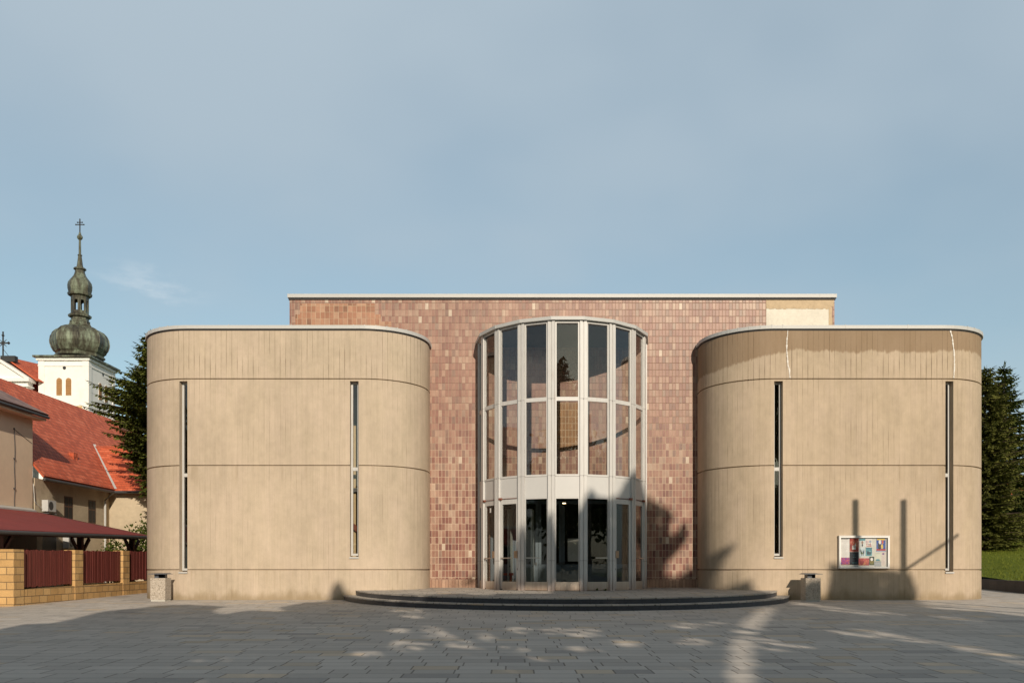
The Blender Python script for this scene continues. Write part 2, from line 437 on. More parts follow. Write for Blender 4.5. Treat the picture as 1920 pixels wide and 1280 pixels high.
def courses_mat(name, cols, bw, bh, mortar, ms=0.012, rough=0.85):
    """coursed masonry, UV in metres"""
    m, g, b = new_mat(name)
    br = g.n('ShaderNodeTexBrick'); g.set(br.inputs['Vector'], uvc(g)); br.offset = 0.5
    for k, v in (('Scale', 1.0), ('Mortar Size', ms), ('Mortar Smooth', 0.3), ('Brick Width', bw), ('Row Height', bh), ('Bias', 0.0)): br.inputs[k].default_value = v
    g.set(br.inputs['Color1'], cols[0]); g.set(br.inputs['Color2'], cols[1]); g.set(br.inputs['Mortar'], mortar)
    p = geo_pos(g)
    n = g.noise(p, 2.5, 5.0, 0.6); n2 = g.noise(p, 28.0, 4.0, 0.6)
    f = g.m('ADD', 0.55, g.m('ADD', g.m('MULTIPLY', n, 0.55), g.m('MULTIPLY', n2, 0.38)))
    g.set(b.inputs['Base Color'], g.scale(br.outputs[0], f)); b.inputs['Roughness'].default_value = rough
    g.set(b.inputs['Normal'], g.bump(g.m('ADD', g.m('SUBTRACT', 1.0, br.outputs[1]), g.m('MULTIPLY', n2, 0.9)), 0.6, 0.015))
    return m


def roof_tile_mat(name, cols, tw=0.26, th=0.33, dirt=0.35):
    """clay roof tiles: UV u along the eave, v up the slope, metres"""
    m, g, b = new_mat(name)
    u, v, _ = g.sep(uvc(g))
    ri = g.m('FLOOR', g.m('DIVIDE', v, th)); fv = g.m('FRACT', g.m('DIVIDE', v, th))
    t = g.m('ADD', g.m('DIVIDE', u, tw), g.m('MULTIPLY', g.m('MODULO', ri, 2.0), 0.5)); ci = g.m('FLOOR', t); fu = g.m('FRACT', t)
    r = g.white(g.xyz(ci, ri, 1.0))
    n = g.noise(g.xyz(u, v), 0.5, 5.0, 0.6)
    f = g.m('ADD', g.m('MULTIPLY', r, 0.55), g.m('MULTIPLY', n, 0.5), clamp=True)
    col = g.ramp(f, [(0.25, cols[0]), (0.55, cols[1]), (0.85, cols[2])])
    lap = g.step(0.20, 0.02, fv); seam = g.step(0.42, 0.5, g.m('ABSOLUTE', g.m('SUBTRACT', fu, 0.5)))
    col = g.mix(g.m('MULTIPLY', lap, 0.70), col, (0.07, 0.022, 0.016)); col = g.mix(g.m('MULTIPLY', seam, 0.35), col, (0.09, 0.03, 0.02))
    col = g.mix(g.m('MULTIPLY', g.step(0.55, 0.8, g.noise(g.xyz(g.m('MULTIPLY', u, 2.0), v, 4.0), 1.0, 5.0)), dirt), col, (0.12, 0.055, 0.04))
    g.set(b.inputs['Base Color'], col); b.inputs['Roughness'].default_value = 0.75
    h = g.m('ADD', g.m('MULTIPLY', g.m('SUBTRACT', 1.0, fv), 1.0), g.m('MULTIPLY', g.m('SINE', g.m('MULTIPLY', fu, math.pi)), 0.7))
    g.set(b.inputs['Normal'], g.bump(h, 0.7, 0.03))
    return m


def leaf_mat(name, dark, light, trans=0.25, scale=1.3):
    m = bpy.data.materials.new(name); m.use_nodes = True; nt = m.node_tree; nt.nodes.clear(); g = G(nt)
    out = g.n('ShaderNodeOutputMaterial'); di = g.n('ShaderNodeBsdfDiffuse'); tl = g.n('ShaderNodeBsdfTranslucent'); mx = g.n('ShaderNodeMixShader')
    p = geo_pos(g)
    n = g.noise(p, scale, 3.0); n2 = g.noise(p, scale*9, 2.0)
    f = g.m('ADD', g.m('MULTIPLY', n, 0.6), g.m('MULTIPLY', n2, 0.5))
    col = g.ramp(f, [(0.30, dark), (0.75, light)])
    g.set(di.inputs[0], col); g.set(tl.inputs[0], col); mx.inputs[0].default_value = trans
    nt.links.new(di.outputs[0], mx.inputs[1]); nt.links.new(tl.outputs[0], mx.inputs[2]); nt.links.new(mx.outputs[0], out.inputs[0])
    return m


def wood_mat(name, a, bcol):
    m, g, b = new_mat(name)
    p = g.vmath('MULTIPLY', geo_pos(g), (7.0, 7.0, 0.7)).outputs[0]
    n = g.noise(p, 2.5, 5.0, 0.6)
    g.set(b.inputs['Base Color'], g.ramp(n, [(0.3, a), (0.7, bcol)])); b.inputs['Roughness'].default_value = 0.55
    g.set(b.inputs['Normal'], g.bump(n, 0.25, 0.01))
    return m


def rough_metal(name, col, rust=(0.28, 0.12, 0.05), z0=None, amount=0.55):
    """painted aluminium, browned near its foot at height z0"""
    m, g, b = new_mat(name)
    p = geo_pos(g); x, y, z = g.sep(p)
    n = g.noise(g.vmath('MULTIPLY', p, (14.0, 14.0, 2.0)).outputs[0], 1.0, 4.0)
    c = g.scale(g.mix(0.0, col, col), g.m('ADD', 0.86, g.m('MULTIPLY', n, 0.28)))
    k = g.m('MULTIPLY', g.step(0.60, 0.75, g.noise(g.vmath('MULTIPLY', p, (9.0, 9.0, 1.2)).outputs[0], 1.0, 4.0)), 0.22)
    if z0 is not None:
        k = g.m('ADD', k, g.m('MULTIPLY', g.step(z0+0.75, z0, g.m('ADD', z, g.m('MULTIPLY', n, 0.35))), amount), clamp=True)
    g.set(b.inputs['Base Color'], g.mix(k, c, rust)); b.inputs['Roughness'].default_value = 0.42; b.inputs['Metallic'].default_value = 0.0
    return m


PINK = [(0.0, (0.130, 0.050, 0.042)), (0.25, (0.205, 0.080, 0.060)), (0.5, (0.255, 0.120, 0.085)), (0.75, (0.310, 0.170, 0.120)), (1.0, (0.39, 0.265, 0.195))]
M = {}
M['concrete'] = concrete_mat('board_concrete', False)
M['concrete_stained'] = concrete_mat('board_concrete_stained', True)
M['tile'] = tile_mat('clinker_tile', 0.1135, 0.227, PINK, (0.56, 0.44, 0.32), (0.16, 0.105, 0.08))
M['tile_orange'] = tile_mat('orange_tile', 0.155, 0.215, [(0.0, (0.19, 0.095, 0.055)), (0.3, (0.33, 0.155, 0.09)), (0.7, (0.39, 0.20, 0.12)), (1.0, (0.42, 0.25, 0.16))], (0.48, 0.36, 0.25), (0.46, 0.35, 0.24), white=False, wash=False)
M['tile_brown'] = tile_mat('brown_tile', 0.1135, 0.227, [(0.0, (0.22, 0.105, 0.035)), (1.0, (0.34, 0.17, 0.06))], (0.62, 0.5, 0.36), (0.62, 0.5, 0.36), gw=0.009, white=False, wash=False)
M['plaster'] = simple('bare_plaster', (0.70, 0.655, 0.56), 0.9, var=0.13, scale=2.0, bump=0.4, bscale=14)
M['mortar'] = simple('old_mortar', (0.52, 0.40, 0.26), 0.9, var=0.16, scale=6.0, bump=0.5, bscale=30)
M['coping'] = simple('zinc_coping', (0.47, 0.47, 0.455), 0.5, var=0.03, scale=1.6, bump=0.0)
M['dark_under'] = simple('dark_underside', (0.035, 0.033, 0.032), 0.8, var=0.05)  # shade under the copings put into the colour
M['paver'] = paver_mat('stone_pavers', (0.470, 0.428, 0.380), 0.35, 0.44, 0.32, 0.09)
M['tread'] = paver_mat('step_pavers', (0.40, 0.365, 0.32), 0.40, 0.40, 0.05, 0.1)
M['granite'] = simple('dark_granite', (0.040, 0.043, 0.052), 0.45, var=0.35, scale=14.0, spec=0.5)
M['frame'] = rough_metal('white_aluminium', (0.56, 0.55, 0.53), z0=0.33)
M['frame_plain'] = rough_metal('grey_aluminium', (0.50, 0.50, 0.485), amount=0.0)
M['panel'] = simple('enamel_panel', (0.545, 0.54, 0.525), 0.35, var=0.03, scale=1.0)
M['kick'] = rough_metal('rusty_kick_plate', (0.52, 0.45, 0.37), z0=0.15, amount=0.7)
M['groove'] = simple('dark_seal', (0.12, 0.115, 0.11), 0.7, var=0.08)
M['glass'] = glass_mat('clear_glass', (0.955, 0.955, 0.945), 1.75)
M['glass_door'] = glass_mat('door_glass', (0.90, 0.91, 0.90), 1.5)
M['glass_case'] = glass_mat('case_glass', (0.97, 0.97, 0.97), 1.35)
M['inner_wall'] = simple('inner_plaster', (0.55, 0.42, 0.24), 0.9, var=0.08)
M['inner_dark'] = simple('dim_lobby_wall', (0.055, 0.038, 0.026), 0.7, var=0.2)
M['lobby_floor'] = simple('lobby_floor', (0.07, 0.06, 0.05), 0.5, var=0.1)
M['door_blue'] = simple('blue_grey_door', (0.13, 0.165, 0.20), 0.45, var=0.05)
M['door_pale'] = simple('pale_green_door', (0.50, 0.54, 0.50), 0.45, var=0.05)
M['steel'] = simple('brushed_steel', (0.62, 0.60, 0.57), 0.3, metal=0.9, var=0.06)
M['bronze'] = simple('bronze_lock', (0.34, 0.235, 0.155), 0.45, metal=0.3, var=0.15)
M['rust'] = simple('rusty_iron', (0.22, 0.075, 0.045), 0.8, var=0.35, scale=9.0)
M['paper'] = simple('white_paper', (0.72, 0.71, 0.68), 0.8, var=0.03)
M['filler'] = simple('white_crack_filler', (0.72, 0.69, 0.64), 0.9, var=0.08, scale=12)
M['asphalt_roof'] = simple('roof_felt', (0.10, 0.10, 0.10), 0.9, var=0.2)
M['bench_red'] = simple('red_bench', (0.36, 0.07, 0.04), 0.5, var=0.1)

# ------------------------------------------------------------------ ground (setting)
g_ = MB()
g_.face([(-900, -700, gz(-60)-.05), (900, -700, gz(-60)-.05), (900, -60, gz(-60)-.05), (-900, -60, gz(-60)-.05)])
g_.face([(-900, -60, gz(-60)-.05), (900, -60, gz(-60)-.05), (900, 45, gz(45)-.05), (-900, 45, gz(45)-.05)])
g_.face([(-900, 45, gz(45)-.05), (900, 45, gz(45)-.05), (900, 1600, gz(45)-.05), (-900, 1600, gz(45)-.05)])
M['earth'] = simple('rough_grass_and_earth', (0.075, 0.085, 0.032), 0.95, var=0.3, scale=0.4, bump=0.4, bscale=9)
tag(g_.build('ground', M['earth']), kind='structure')
pz = MB()
pz.face([(-40, -40, gz(-40)), (60, -40, gz(-40)), (60, 44, gz(44)), (-40, 44, gz(44))])
tag(pz.build('pavement', M['paver']), kind='structure')

# ------------------------------------------------------------------ the hall with its two wings and glazed bay
hall = thing('theatre_building', (AX, YW, 0), 'brutalist hall with pink tiled front, two rounded concrete wings and glazed entrance bay', 'building')
HW = 9.26; HZ = 10.14; YBACK = 52.0
OPW, OPZ0, OPZ1 = 2.45, 0.33, 3.42     # entrance opening in the tiled wall
w = MB()
def wall_xz(mb, x0, x1, z0, z1, y):
    mb.face([(x0, y, z0), (x1, y, z0), (x1, y, z1), (x0, y, z1)])
wall_xz(w, AX-HW, AX-OPW, -.05, HZ, YW); wall_xz(w, AX+OPW, AX+HW, -.05, HZ, YW); wall_xz(w, AX-OPW, AX+OPW, OPZ1, HZ, YW); wall_xz(w, AX-OPW, AX+OPW, -.05, OPZ0, YW)
w.face([(AX-OPW, YW, OPZ0), (AX-OPW, YW+.3, OPZ0), (AX-OPW, YW+.3, OPZ1), (AX-OPW, YW, OPZ1)]); w.face([(AX+OPW, YW+.3, OPZ0), (AX+OPW, YW, OPZ0), (AX+OPW, YW, OPZ1), (AX+OPW, YW+.3, OPZ1)])
w.face([(AX-HW, YBACK, -.05), (AX-HW, YW, -.05), (AX-HW, YW, HZ), (AX-HW, YBACK, HZ)]); w.face([(AX+HW, YW, -.05), (AX+HW, YBACK, -.05), (AX+HW, YBACK, HZ), (AX+HW, YW, HZ)])
w.face([(AX+HW, YBACK, -.05), (AX-HW, YBACK, -.05), (AX-HW, YBACK, HZ), (AX+HW, YBACK, HZ)])
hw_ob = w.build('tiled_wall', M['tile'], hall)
rf = MB(); rf.box(AX-HW+.05, AX+HW-.05, YW+.05, YBACK-.05, HZ-.25, HZ-.02)
rf.build('roof', M['asphalt_roof'], hall)
cp = MB()
for (a, b_, c, d_) in ((AX-HW-.06, AX+HW+.06, YW-.06, YW+.35), (AX-HW-.06, AX-HW+.35, YW+.35, YBACK), (AX+HW-.35, AX+HW+.06, YW+.35, YBACK)):
    cp.box(a, b_, c, d_, HZ+.02, HZ+.14)
x = AX-HW+1.6
while x < AX+HW:
    cp.box(x, x+.025, YW-.066, YW+.30, HZ+.015, HZ+.146); x += 2.05
cp_ob = cp.build('roof_coping', M['coping'], hall, bevel=.008)
cg = MB(); cg.box(AX-HW-.03, AX+HW+.03, YW-.03, YW+.2, HZ-.045, HZ+.012); cg.build('shadow_strip', M['dark_under'], cp_ob)  # near-black strip stands in for the coping's overhang shadow
# repaired areas of the tiling
pt = MB()
pa = [(-7.18, 9.24), (-5.02, 9.24), (-5.02, 9.62), (-4.72, 9.62), (-4.72, 9.40), (-4.30, 9.40), (-4.30, 9.0), (-4.1, 9.0), (-4.1, 8.6), (-7.40, 8.6), (-7.40, 9.24)]
for (x0, x1, z0, z1) in ((-7.20, -4.66, 9.60, 9.97), (-7.36, -4.46, 9.36, 9.60), (-7.36, -4.10, 8.45, 9.36)):
    pt.box(x0, x1, YW-.004, YW+.02, z0, z1)
tag(pt.build('tile_patch', M['tile_orange'], hw_ob), 'paler orange square tiles of a repaired corner')
pb = MB(); pb.box(8.64, 10.83, YW-.006, YW+.02, 8.3, 9.86)
for k in range(26):
    a = 8.64+k*.084; pb.box(a, a+.084, YW-.018+random.random()*.008, YW-.004, 9.80-random.random()*.03, 9.87+random.random()*.02, mi=1)
for k in range(8):
    a = 9.85-k*.19; pb.box(10.76+random.random()*.02, 10.86+random.random()*.03, YW-.014, YW-.003, a-.19, a, mi=1)
tag(pb.build('plaster_patch', [M['plaster'], M['mortar']], hw_ob), 'bare cream plaster where tiles have fallen off')
mo = MB(); mo.box(8.64, 10.93, YW-.005, YW+.02, 9.868, 10.105)
mo.build('mortar_strip', M['mortar'], hw_ob)
bt = MB(); bt.box(1.47, 2.28, YW-.005, YW+.02, 5.0, 6.60)
tag(bt.build('brown_tile_field', M['tile_brown'], hw_ob), 'brown tiles with pale joints behind the bay glass')
M['tile_base'] = tile_mat('base_tile', 0.1135, 0.30, [(0.0, (0.30, 0.17, 0.115)), (1.0, (0.45, 0.29, 0.20))], (0.17, 0.11, 0.08), (0.17, 0.11, 0.08), white=False, wash=False)
for sx in (-1, 1):
    ps = MB(); ps.box(AX+sx*3.75-.85, AX+sx*3.75+.85, YW-.012, YW+.02, .02, .62); ps.build('base_course', M['tile_base'], hw_ob)

# --- wings
RC = 1.95
JOINTS = (0.94, 4.195, 6.90); WZ = 8.44
def wing_outline(sg):
    """points along the wing wall: (rel x, y, normal, u); ends with the long outer side"""
    pts = []
    x0 = 4.6 if sg > 0 else 4.485
    pts += [(x0, 29.6), (x0, YB)]
    n = 20
    for k in range(1, n+1):
        a = math.pi/2*k/n; pts.append((x0+RC*(1-math.cos(a)), YB-RC*math.sin(a)))
    if sg < 0: pts.append((6.495, YF))
    for x in (6.765,): pts.append((x, YF))
    x = 7.4
    while x < 11.6: pts.append((x, YF)); x += .7
    pts.append((11.82, YF))
    for rx in (11.845, 12.105):
        pts.append((rx, YB-math.sqrt(RC**2-(rx-11.82)**2)))
    for k in range(1, n+1):
        a = math.pi/2*k/n
        rx = 11.82+RC*math.sin(a)
        if rx > 12.2: pts.append((rx, YB-RC*math.cos(a)))
    pts += [(13.77, 33.0), (13.77, 40.0)]
    return pts
def outline_frames(pts, sg):
    P = [Vector((AX+sg*x, y, 0)) for x, y in pts]
    N = []; U = [0.0]
    for i in range(len(P)):
        a = P[max(i-1, 0)]; b = P[min(i+1, len(P)-1)]; t = (b-a).normalized()
        n = Vector((t.y, -t.x, 0))*sg
        N.append(n)
        if i: U.append(U[-1]+(P[i]-P[i-1]).length)
    return P, N, U
SLITS = ((6.495, 6.765, 1.35), (11.845, 12.105, 0.885)); STOP = 6.83
def wing(sg):
    conc = M['concrete_stained'] if sg > 0 else M['concrete']
    pts = wing_outline(sg)
    # inner slit starts slightly inside the curve
    k = next(i for i, p in enumerate(pts) if p[0] >= 6.48)
    pts[k] = (6.495, YF+.0008)
    k0 = [p for p in pts if abs(p[0]-6.495) > .05 or p[0] == 6.495]
    pts = k0
    P, N, U = outline_frames(pts, sg)
    def prof(z0, z1):
        lv = [(z0, 0)]
        for j in JOINTS:
            for z, i in ((j-.020, 0), (j-.018, .05), (j+.018, .05), (j+.020, 0)):
                if z0 < z < z1: lv.append((z, i))
        lv.append((z1, 0)); return lv
    mb = MB(); slit_frames = []
    order = 1 if sg > 0 else -1
    def strip(i, z0, z1):
        L = prof(z0, z1)
        for (za, ia), (zb, ib) in zip(L[:-1], L[1:]):
            q = [P[i]-N[i]*ia, P[i+1]-N[i+1]*ia, P[i+1]-N[i+1]*ib, P[i]-N[i]*ib]
            for p_, z in zip(q, (za, za, zb, zb)): p_.z = z
            uv = [(U[i], za), (U[i+1], za), (U[i+1], zb), (U[i], zb)]
            sm = [False]
            if sg < 0: q = q[::-1]; uv = uv[::-1]
            mb.face(q, uv, smooth=False)
    DEP = .21
    for i in range(len(P)-1):
        a, b = pts[i][0], pts[i+1][0]
        sl = next((s for s in SLITS if abs(a-s[0]) < .004 and abs(b-s[1]) < .004), None)
        if sl is None:
            strip(i, -.25, WZ); continue
        strip(i, -.25, sl[2]); strip(i, STOP, WZ)
        n = ((N[i]+N[i+1])*.5).normalized(); D = n*(-DEP-.12)
        A, B = P[i].copy(), P[i+1].copy()
        def zq(p, z): return Vector((p.x, p.y, z))
        faces = [[zq(A, sl[2]), zq(A, STOP), zq(A+D, STOP), zq(A+D, sl[2])], [zq(B, STOP), zq(B, sl[2]), zq(B+D, sl[2]), zq(B+D, STOP)],
                 [zq(A, STOP), zq(B, STOP), zq(B+D, STOP), zq(A+D, STOP)], [zq(B, sl[2]), zq(A, sl[2]), zq(A+D, sl[2]), zq(B+D, sl[2])]]
        for f in faces: mb.face(f)
        slit_frames.append((sl, A, B, n))
    wo = mb.build('concrete_wing', conc, hall)
    tag(wo, 'right concrete wing with dark rain stain under its coping' if sg > 0 else 'left concrete wing, cleaner board-marked face')
    # coping: follows the outline, a shade outside it
    cm = MB(); gm = MB()
    for i in range(len(P)-1):
        def o(j, d_, z): v = P[j]+N[j]*d_; return Vector((v.x, v.y, z))
        sets = [(.05, WZ+.018, .05, WZ+.125), (.05, WZ+.125, -.35, WZ+.14), (-.02, WZ+.018, .05, WZ+.018), (-.35, WZ+.14, -.35, WZ-.3)]
        for (d0, z0, d1, z1) in sets:
            q = [o(i, d0, z0), o(i+1, d0, z0), o(i+1, d1, z1), o(i, d1, z1)]
            if sg < 0: q = q[::-1]
            cm.face(q)
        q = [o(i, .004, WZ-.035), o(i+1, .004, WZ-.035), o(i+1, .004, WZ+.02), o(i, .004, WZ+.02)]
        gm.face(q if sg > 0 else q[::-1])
    L = U[-1]; s_ = .6; i = 0
    while s_ < L-8:
        while U[i+1] < s_: i += 1
        f = (s_-U[i])/(U[i+1]-U[i]); c = P[i].lerp(P[i+1], f); n = N[i].lerp(N[i+1], f).normalized(); t = Vector((n.y, -n.x, 0))
        cm.obox((c.x, c.y), (t.x, t.y), (n.x, n.y), -.011, .011, -.3, .056, WZ+.014, WZ+.143)
        curved = (5 < i and pts[i][0] < 6.4) or pts[i][0] > 12
        s_ += .34 if curved else 1.95
    co = cm.build('wing_coping', M['coping'], wo)
    gm.build('shadow_strip', M['dark_under'], wo)  # dark strip on the wall for the shadow below the coping
    # roof, floor and inner walls, so that the slits look into real rooms
    rm = MB(); poly = [(p.x, p.y) for p in P]+[(AX+sg*9.3, 40.0), (AX+sg*9.3, 29.6)]
    poly = [((x-P[8].x)*.996+P[8].x, (y-34)*.985+34) for x, y in poly]
    rm.prism(poly if sg > 0 else poly[::-1], WZ-.35, WZ-.15)
    rm.build('wing_roof', M['asphalt_roof'], wo)
    im = MB()
    x0, x1 = sorted((AX+sg*4.9, AX+sg*13.5))
    im.box(x0, x1, 28.75, 28.85, .0, WZ-.4)
    im.build('inner_wall', M['inner_wall'], wo)
    if sg < 0:
        sw = MB(); sw.box(AX-7.2, AX-6.70, 27.32, 27.42, 0, 5.55); sw.build('stair_wall', M['inner_wall'], wo)
        sr = MB(); sr.hexa([(AX-7.0, 27.22, 2.40), (AX-6.6, 27.22, 2.1), (AX-6.6, 27.28, 2.1), (AX-7.0, 27.28, 2.40)], [(AX-7.0, 27.22, 2.60), (AX-6.6, 27.22, 2.30), (AX-6.6, 27.28, 2.30), (AX-7.0, 27.28, 2.60)]); sr.build('handrail', M['rust'], wo)
        sr = MB(); sr.box(AX-7.0, AX-6.5, 27.2, 27.3, 3.42, 3.54); sr.build('landing_edge', M['groove'], wo)
    # slit windows
    for (sl, A, B, n) in slit_frames:
        t = (B-A).normalized(); mid = (A+B)*.5; wdt = (B-A).length; z0 = sl[2]
        o2 = (mid.x, mid.y); ex = (t.x, t.y); ey = (n.x, n.y)
        f = MB(); hw = wdt/2-.002
        yb, yf = -DEP-.03, -DEP+.03
        fw = .062
        f.obox(o2, ex, ey, -hw, -hw+fw, yb, yf, z0+.03, STOP-.004); f.obox(o2, ex, ey, hw-fw, hw, yb, yf, z0+.03, STOP-.004)
        zt = 4.05 if z0 > 1 else 3.86
        for za, zb in ((z0+.03, z0+.10), (zt, zt+.11), (STOP-.07, STOP-.004)):
            f.obox(o2, ex, ey, -hw+fw, hw-fw, yb+.002, yf-.002, za, zb)
        fo = f.build('slit_window', M['frame_plain'], hall)
        g2 = MB(); g2.obox(o2, ex, ey, -hw+fw, hw-fw, -DEP-.006, -DEP+.006, z0+.1, STOP-.07)
        g2.build('pane', M['glass'], fo)
        s2 = MB(); s2.obox(o2, ex, ey, -hw-.012, hw+.012, -DEP+.03, .035, z0-.035, z0-.012); s2.obox(o2, ex, ey, -hw-.012, hw+.012, .030, .038, z0-.055, z0-.012)
        s2.build('sill', M['coping'], fo)
        wt = MB()
    if sg > 0:
        # filled cracks
        for px, pr in ((8.62, ((8.62, 8.41), (8.60, 8.2), (8.585, 7.9), (8.60, 7.6), (8.62, 7.35), (8.67, 7.15), (8.685, 6.93))), (13.6, ((13.70, 8.41), (13.78, 8.1), (13.82, 7.8), (13.84, 7.5), (13.835, 7.2), (13.815, 6.93)))):
            cf_ = MB()
            P2 = []
            for k in range(len(pr)-1):
                for q in range(5):
                    t_ = q/5; P2.append((pr[k][0]*(1-t_)+pr[k+1][0]*t_+random.uniform(-.007, .007), pr[k][1]*(1-t_)+pr[k+1][1]*t_))
            P2.append(pr[-1])
            def surf(x): r = x-AX; return YF if r < 11.82 else YB-math.sqrt(RC**2-(r-11.82)**2)
            for (xa, za), (xb, zb) in zip(P2[:-1], P2[1:]):
                wa, wb = random.uniform(.007, .026), random.uniform(.007, .026)
                cf_.face([(xb-wb, surf(xb-wb)-.012, zb), (xa-wa, surf(xa-wa)-.012, za), (xa+wa, surf(xa+wa)-.012, za), (xb+wb, surf(xb+wb)-.012, zb)])
                for s_, xx in ((1, 0), (-1, 0)):
                    cf_.face([(xa+s_*wa, surf(xa+s_*wa)-.012, za), (xb+s_*wb, surf(xb+s_*wb)-.012, zb), (xb+s_*wb, surf(xb+s_*wb)+.01, zb), (xa+s_*wa, surf(xa+s_*wa)+.01, za)])
            cf_.build('crack_filler', M['filler'], wo)
    return wo
wing(-1); wing(1)

# --- glazed bay
BR = 2.80
def bv(k, r=BR):
    a = math.radians(20*k)
    return Vector((AX-r*math.cos(a), YW-r*math.sin(a), 0))
FZ = 0.33; DH = 3.165; BT = 3.82; TR0, TR1 = 6.13, 6.25; BTOP = 8.58
# mullions
for k in range(10):
    a = math.radians(20*k); ey = (-math.cos(a), -math.sin(a)); ex = (math.sin(a), -math.cos(a)) 
    c = bv(k); o2 = (c.x, c.y)
    if k in (0, 9):
        c = Vector((c.x, YW-.10, 0)); o2 = (c.x, c.y)
    m = MB()
    m.obox(o2, ex, ey, -.108, -.016, -.07, .055, .26, BTOP); m.obox(o2, ex, ey, .016, .108, -.07, .055, .26, BTOP)
    m.obox(o2, ex, ey, -.0158, .0158, -.07, .028, .27, BTOP-.002)
    for zj in (1.22, BT+.012, 6.19):
        m.obox(o2, ex, ey, -.1085, .1085, -.05, .0562, zj, zj+.008, mi=1)
    m.build('mullion', [M['frame'], M['groove']], hall)
def panel_frame(k):
    A, B = bv(k), bv(k+1)
    if k == 0: A = Vector((A.x, YW-.10, 0))
    if k == 8: B = Vector((B.x, YW-.10, 0))
    t = (B-A).normalized(); n = Vector((t.y, -t.x, 0)); mid = (A+B)/2
    return (mid.x, mid.y), (t.x, t.y), (n.x, n.y), (B-A).length/2-.112
for k in range(9):
    o2, ex, ey, hw = panel_frame(k)
    if hw < .08: continue
    # two upper lights, the enamel band between, then the doors
    for (z0, z1) in ((BT, TR0+.06), (TR0+.06, BTOP)):
        f = MB(); r = .045
        lo, hi = z0, z1
        f.obox(o2, ex, ey, -hw, -hw+r, -.03, .03, lo, hi); f.obox(o2, ex, ey, hw-r, hw, -.03, .03, lo, hi)
        b0 = .06 if z0 == BT else .062
        f.obox(o2, ex, ey, -hw+r, hw-r, -.028, .028, lo, lo+b0); f.obox(o2, ex, ey, -hw+r, hw-r, -.028, .028, hi-.06, hi)
        fo = f.build('bay_window', M['frame'], hall)
        g2 = MB(); g2.obox(o2, ex, ey, -hw+r, hw-r, -.006, .006, lo+b0, hi-.06); g2.build('pane', M['glass'], fo)
    e = MB(); e.obox(o2, ex, ey, -hw, hw, -.05, .012, DH, BT-.003); e.build('enamel_panel', M['panel'], hall, bevel=.004)
    door = k in (1, 2, 6, 7)
    f = MB()
    if door or k in (0, 8):
        r = .085 if hw > .2 else .04
        f.obox(o2, ex, ey, -hw+.006, -hw+r, -.03, .025, FZ+.01, DH-.012); f.obox(o2, ex, ey, hw-r, hw-.006, -.03, .025, FZ+.01, DH-.012)
        f.obox(o2, ex, ey, -hw+r, hw-r, -.028, .023, DH-.16, DH-.012)
    else:
        r = .03
        f.obox(o2, ex, ey, -hw, -hw+r, -.03, .02, FZ+.01, DH-.004); f.obox(o2, ex, ey, hw-r, hw, -.03, .02, FZ+.01, DH-.004)
        f.obox(o2, ex, ey, -hw+r, hw-r, -.028, .018, DH-.035, DH-.004)
    fo = f.build('entrance_door' if door else 'fixed_light', M['frame'], hall)
    g2 = MB(); g2.obox(o2, ex, ey, -hw+r, hw-r, -.006, .006, FZ+.24, DH-(.16 if (door or k in (0, 8)) else .035)); g2.build('pane', M['glass_door'], fo)
    kp = MB(); kp.obox(o2, ex, ey, -hw+(r if door else .005), hw-(r if door else .005), -.034, .022, FZ-.02, FZ+.24); kp.build('kick_plate', M['kick'], fo)
    if door:
        hs = 1 if k < 4 else -1
        lk = MB(); c = hs*(hw-.075); lk.obox(o2, ex, ey, c-.07, c+.07, .026, .075, FZ+.98, FZ+1.20); lk.build('lock_box', M['bronze'], fo, bevel=.006)
        cl = MB(); c = -hs*(hw-.03); cl.obox(o2, ex, ey, c-.055, c+.055, .026, .085, DH-.02, DH+.045); cl.obox(o2, ex, ey, min(c, -c*.9), max(c, -c*.9), .03, .04, DH+.008, DH+.022); cl.build('door_closer', M['rust'], fo)
        sc = MB()
        sc.obox(o2, ex, ey, hs*(hw-.035)-.012, hs*(hw-.035)+.012, .025, .034, FZ+.6, FZ+.66)
        sc.build('keyhole', M['groove'], fo)
    if k in (1, 2, 3, 5, 7):
        hb = MB(); lo, hi = (-hw+.05, hw*.35) if k < 4 else (-hw*.2, hw-.05)
        hb.obox(o2, ex, ey, lo, hi, .04, .065, FZ+.965, FZ+.995); hb.obox(o2, ex, ey, lo, lo+.02, .008, .04, FZ+.965, FZ+.995); hb.build('push_bar', M['steel'], fo)
    if k == 1:
        st = MB(); st.obox(o2, ex, ey, -.05, .04, .007, .009, 2.78, 2.93); st.build('sticker', M['paper'], fo)
# sun-bleached transom band is part of the windows; roof of the bay
br = MB(); pol = [bv(k, BR+.13) for k in range(10)]; pol = [(p.x, p.y) for p in pol]; pol[0] = (pol[0][0], YW); pol[-1] = (pol[-1][0], YW)
br.prism(pol, BTOP+.012, BTOP+.115)
for k in range(1, 9):
    c = bv(k, BR+.13); a = math.radians(20*k)
    br.obox((c.x, c.y), (math.sin(a), -math.cos(a)), (-math.cos(a), -math.sin(a)), -.012, .012, -.3, .004, BTOP+.008, BTOP+.119)
bro = br.build('bay_roof', M['coping'], hall)
bi = MB(); pol2 = [bv(k, BR+.02) for k in range(10)]; pol2 = [(p.x, min(p.y, YW-.01)) for p in pol2]; bi.prism(pol2, BTOP-.10, BTOP+.010); bi.build('bay_ceiling', M['dark_under'], bro)
bf = MB(); pol3 = [bv(k, BR-.09) for k in range(10)]; pol3 = [(p.x, min(p.y, YW-.01)) for p in pol3]; bf.prism(pol3, DH+.22, BT-.15); bf.build('bay_floor_slab', M['inner_dark'], hall)
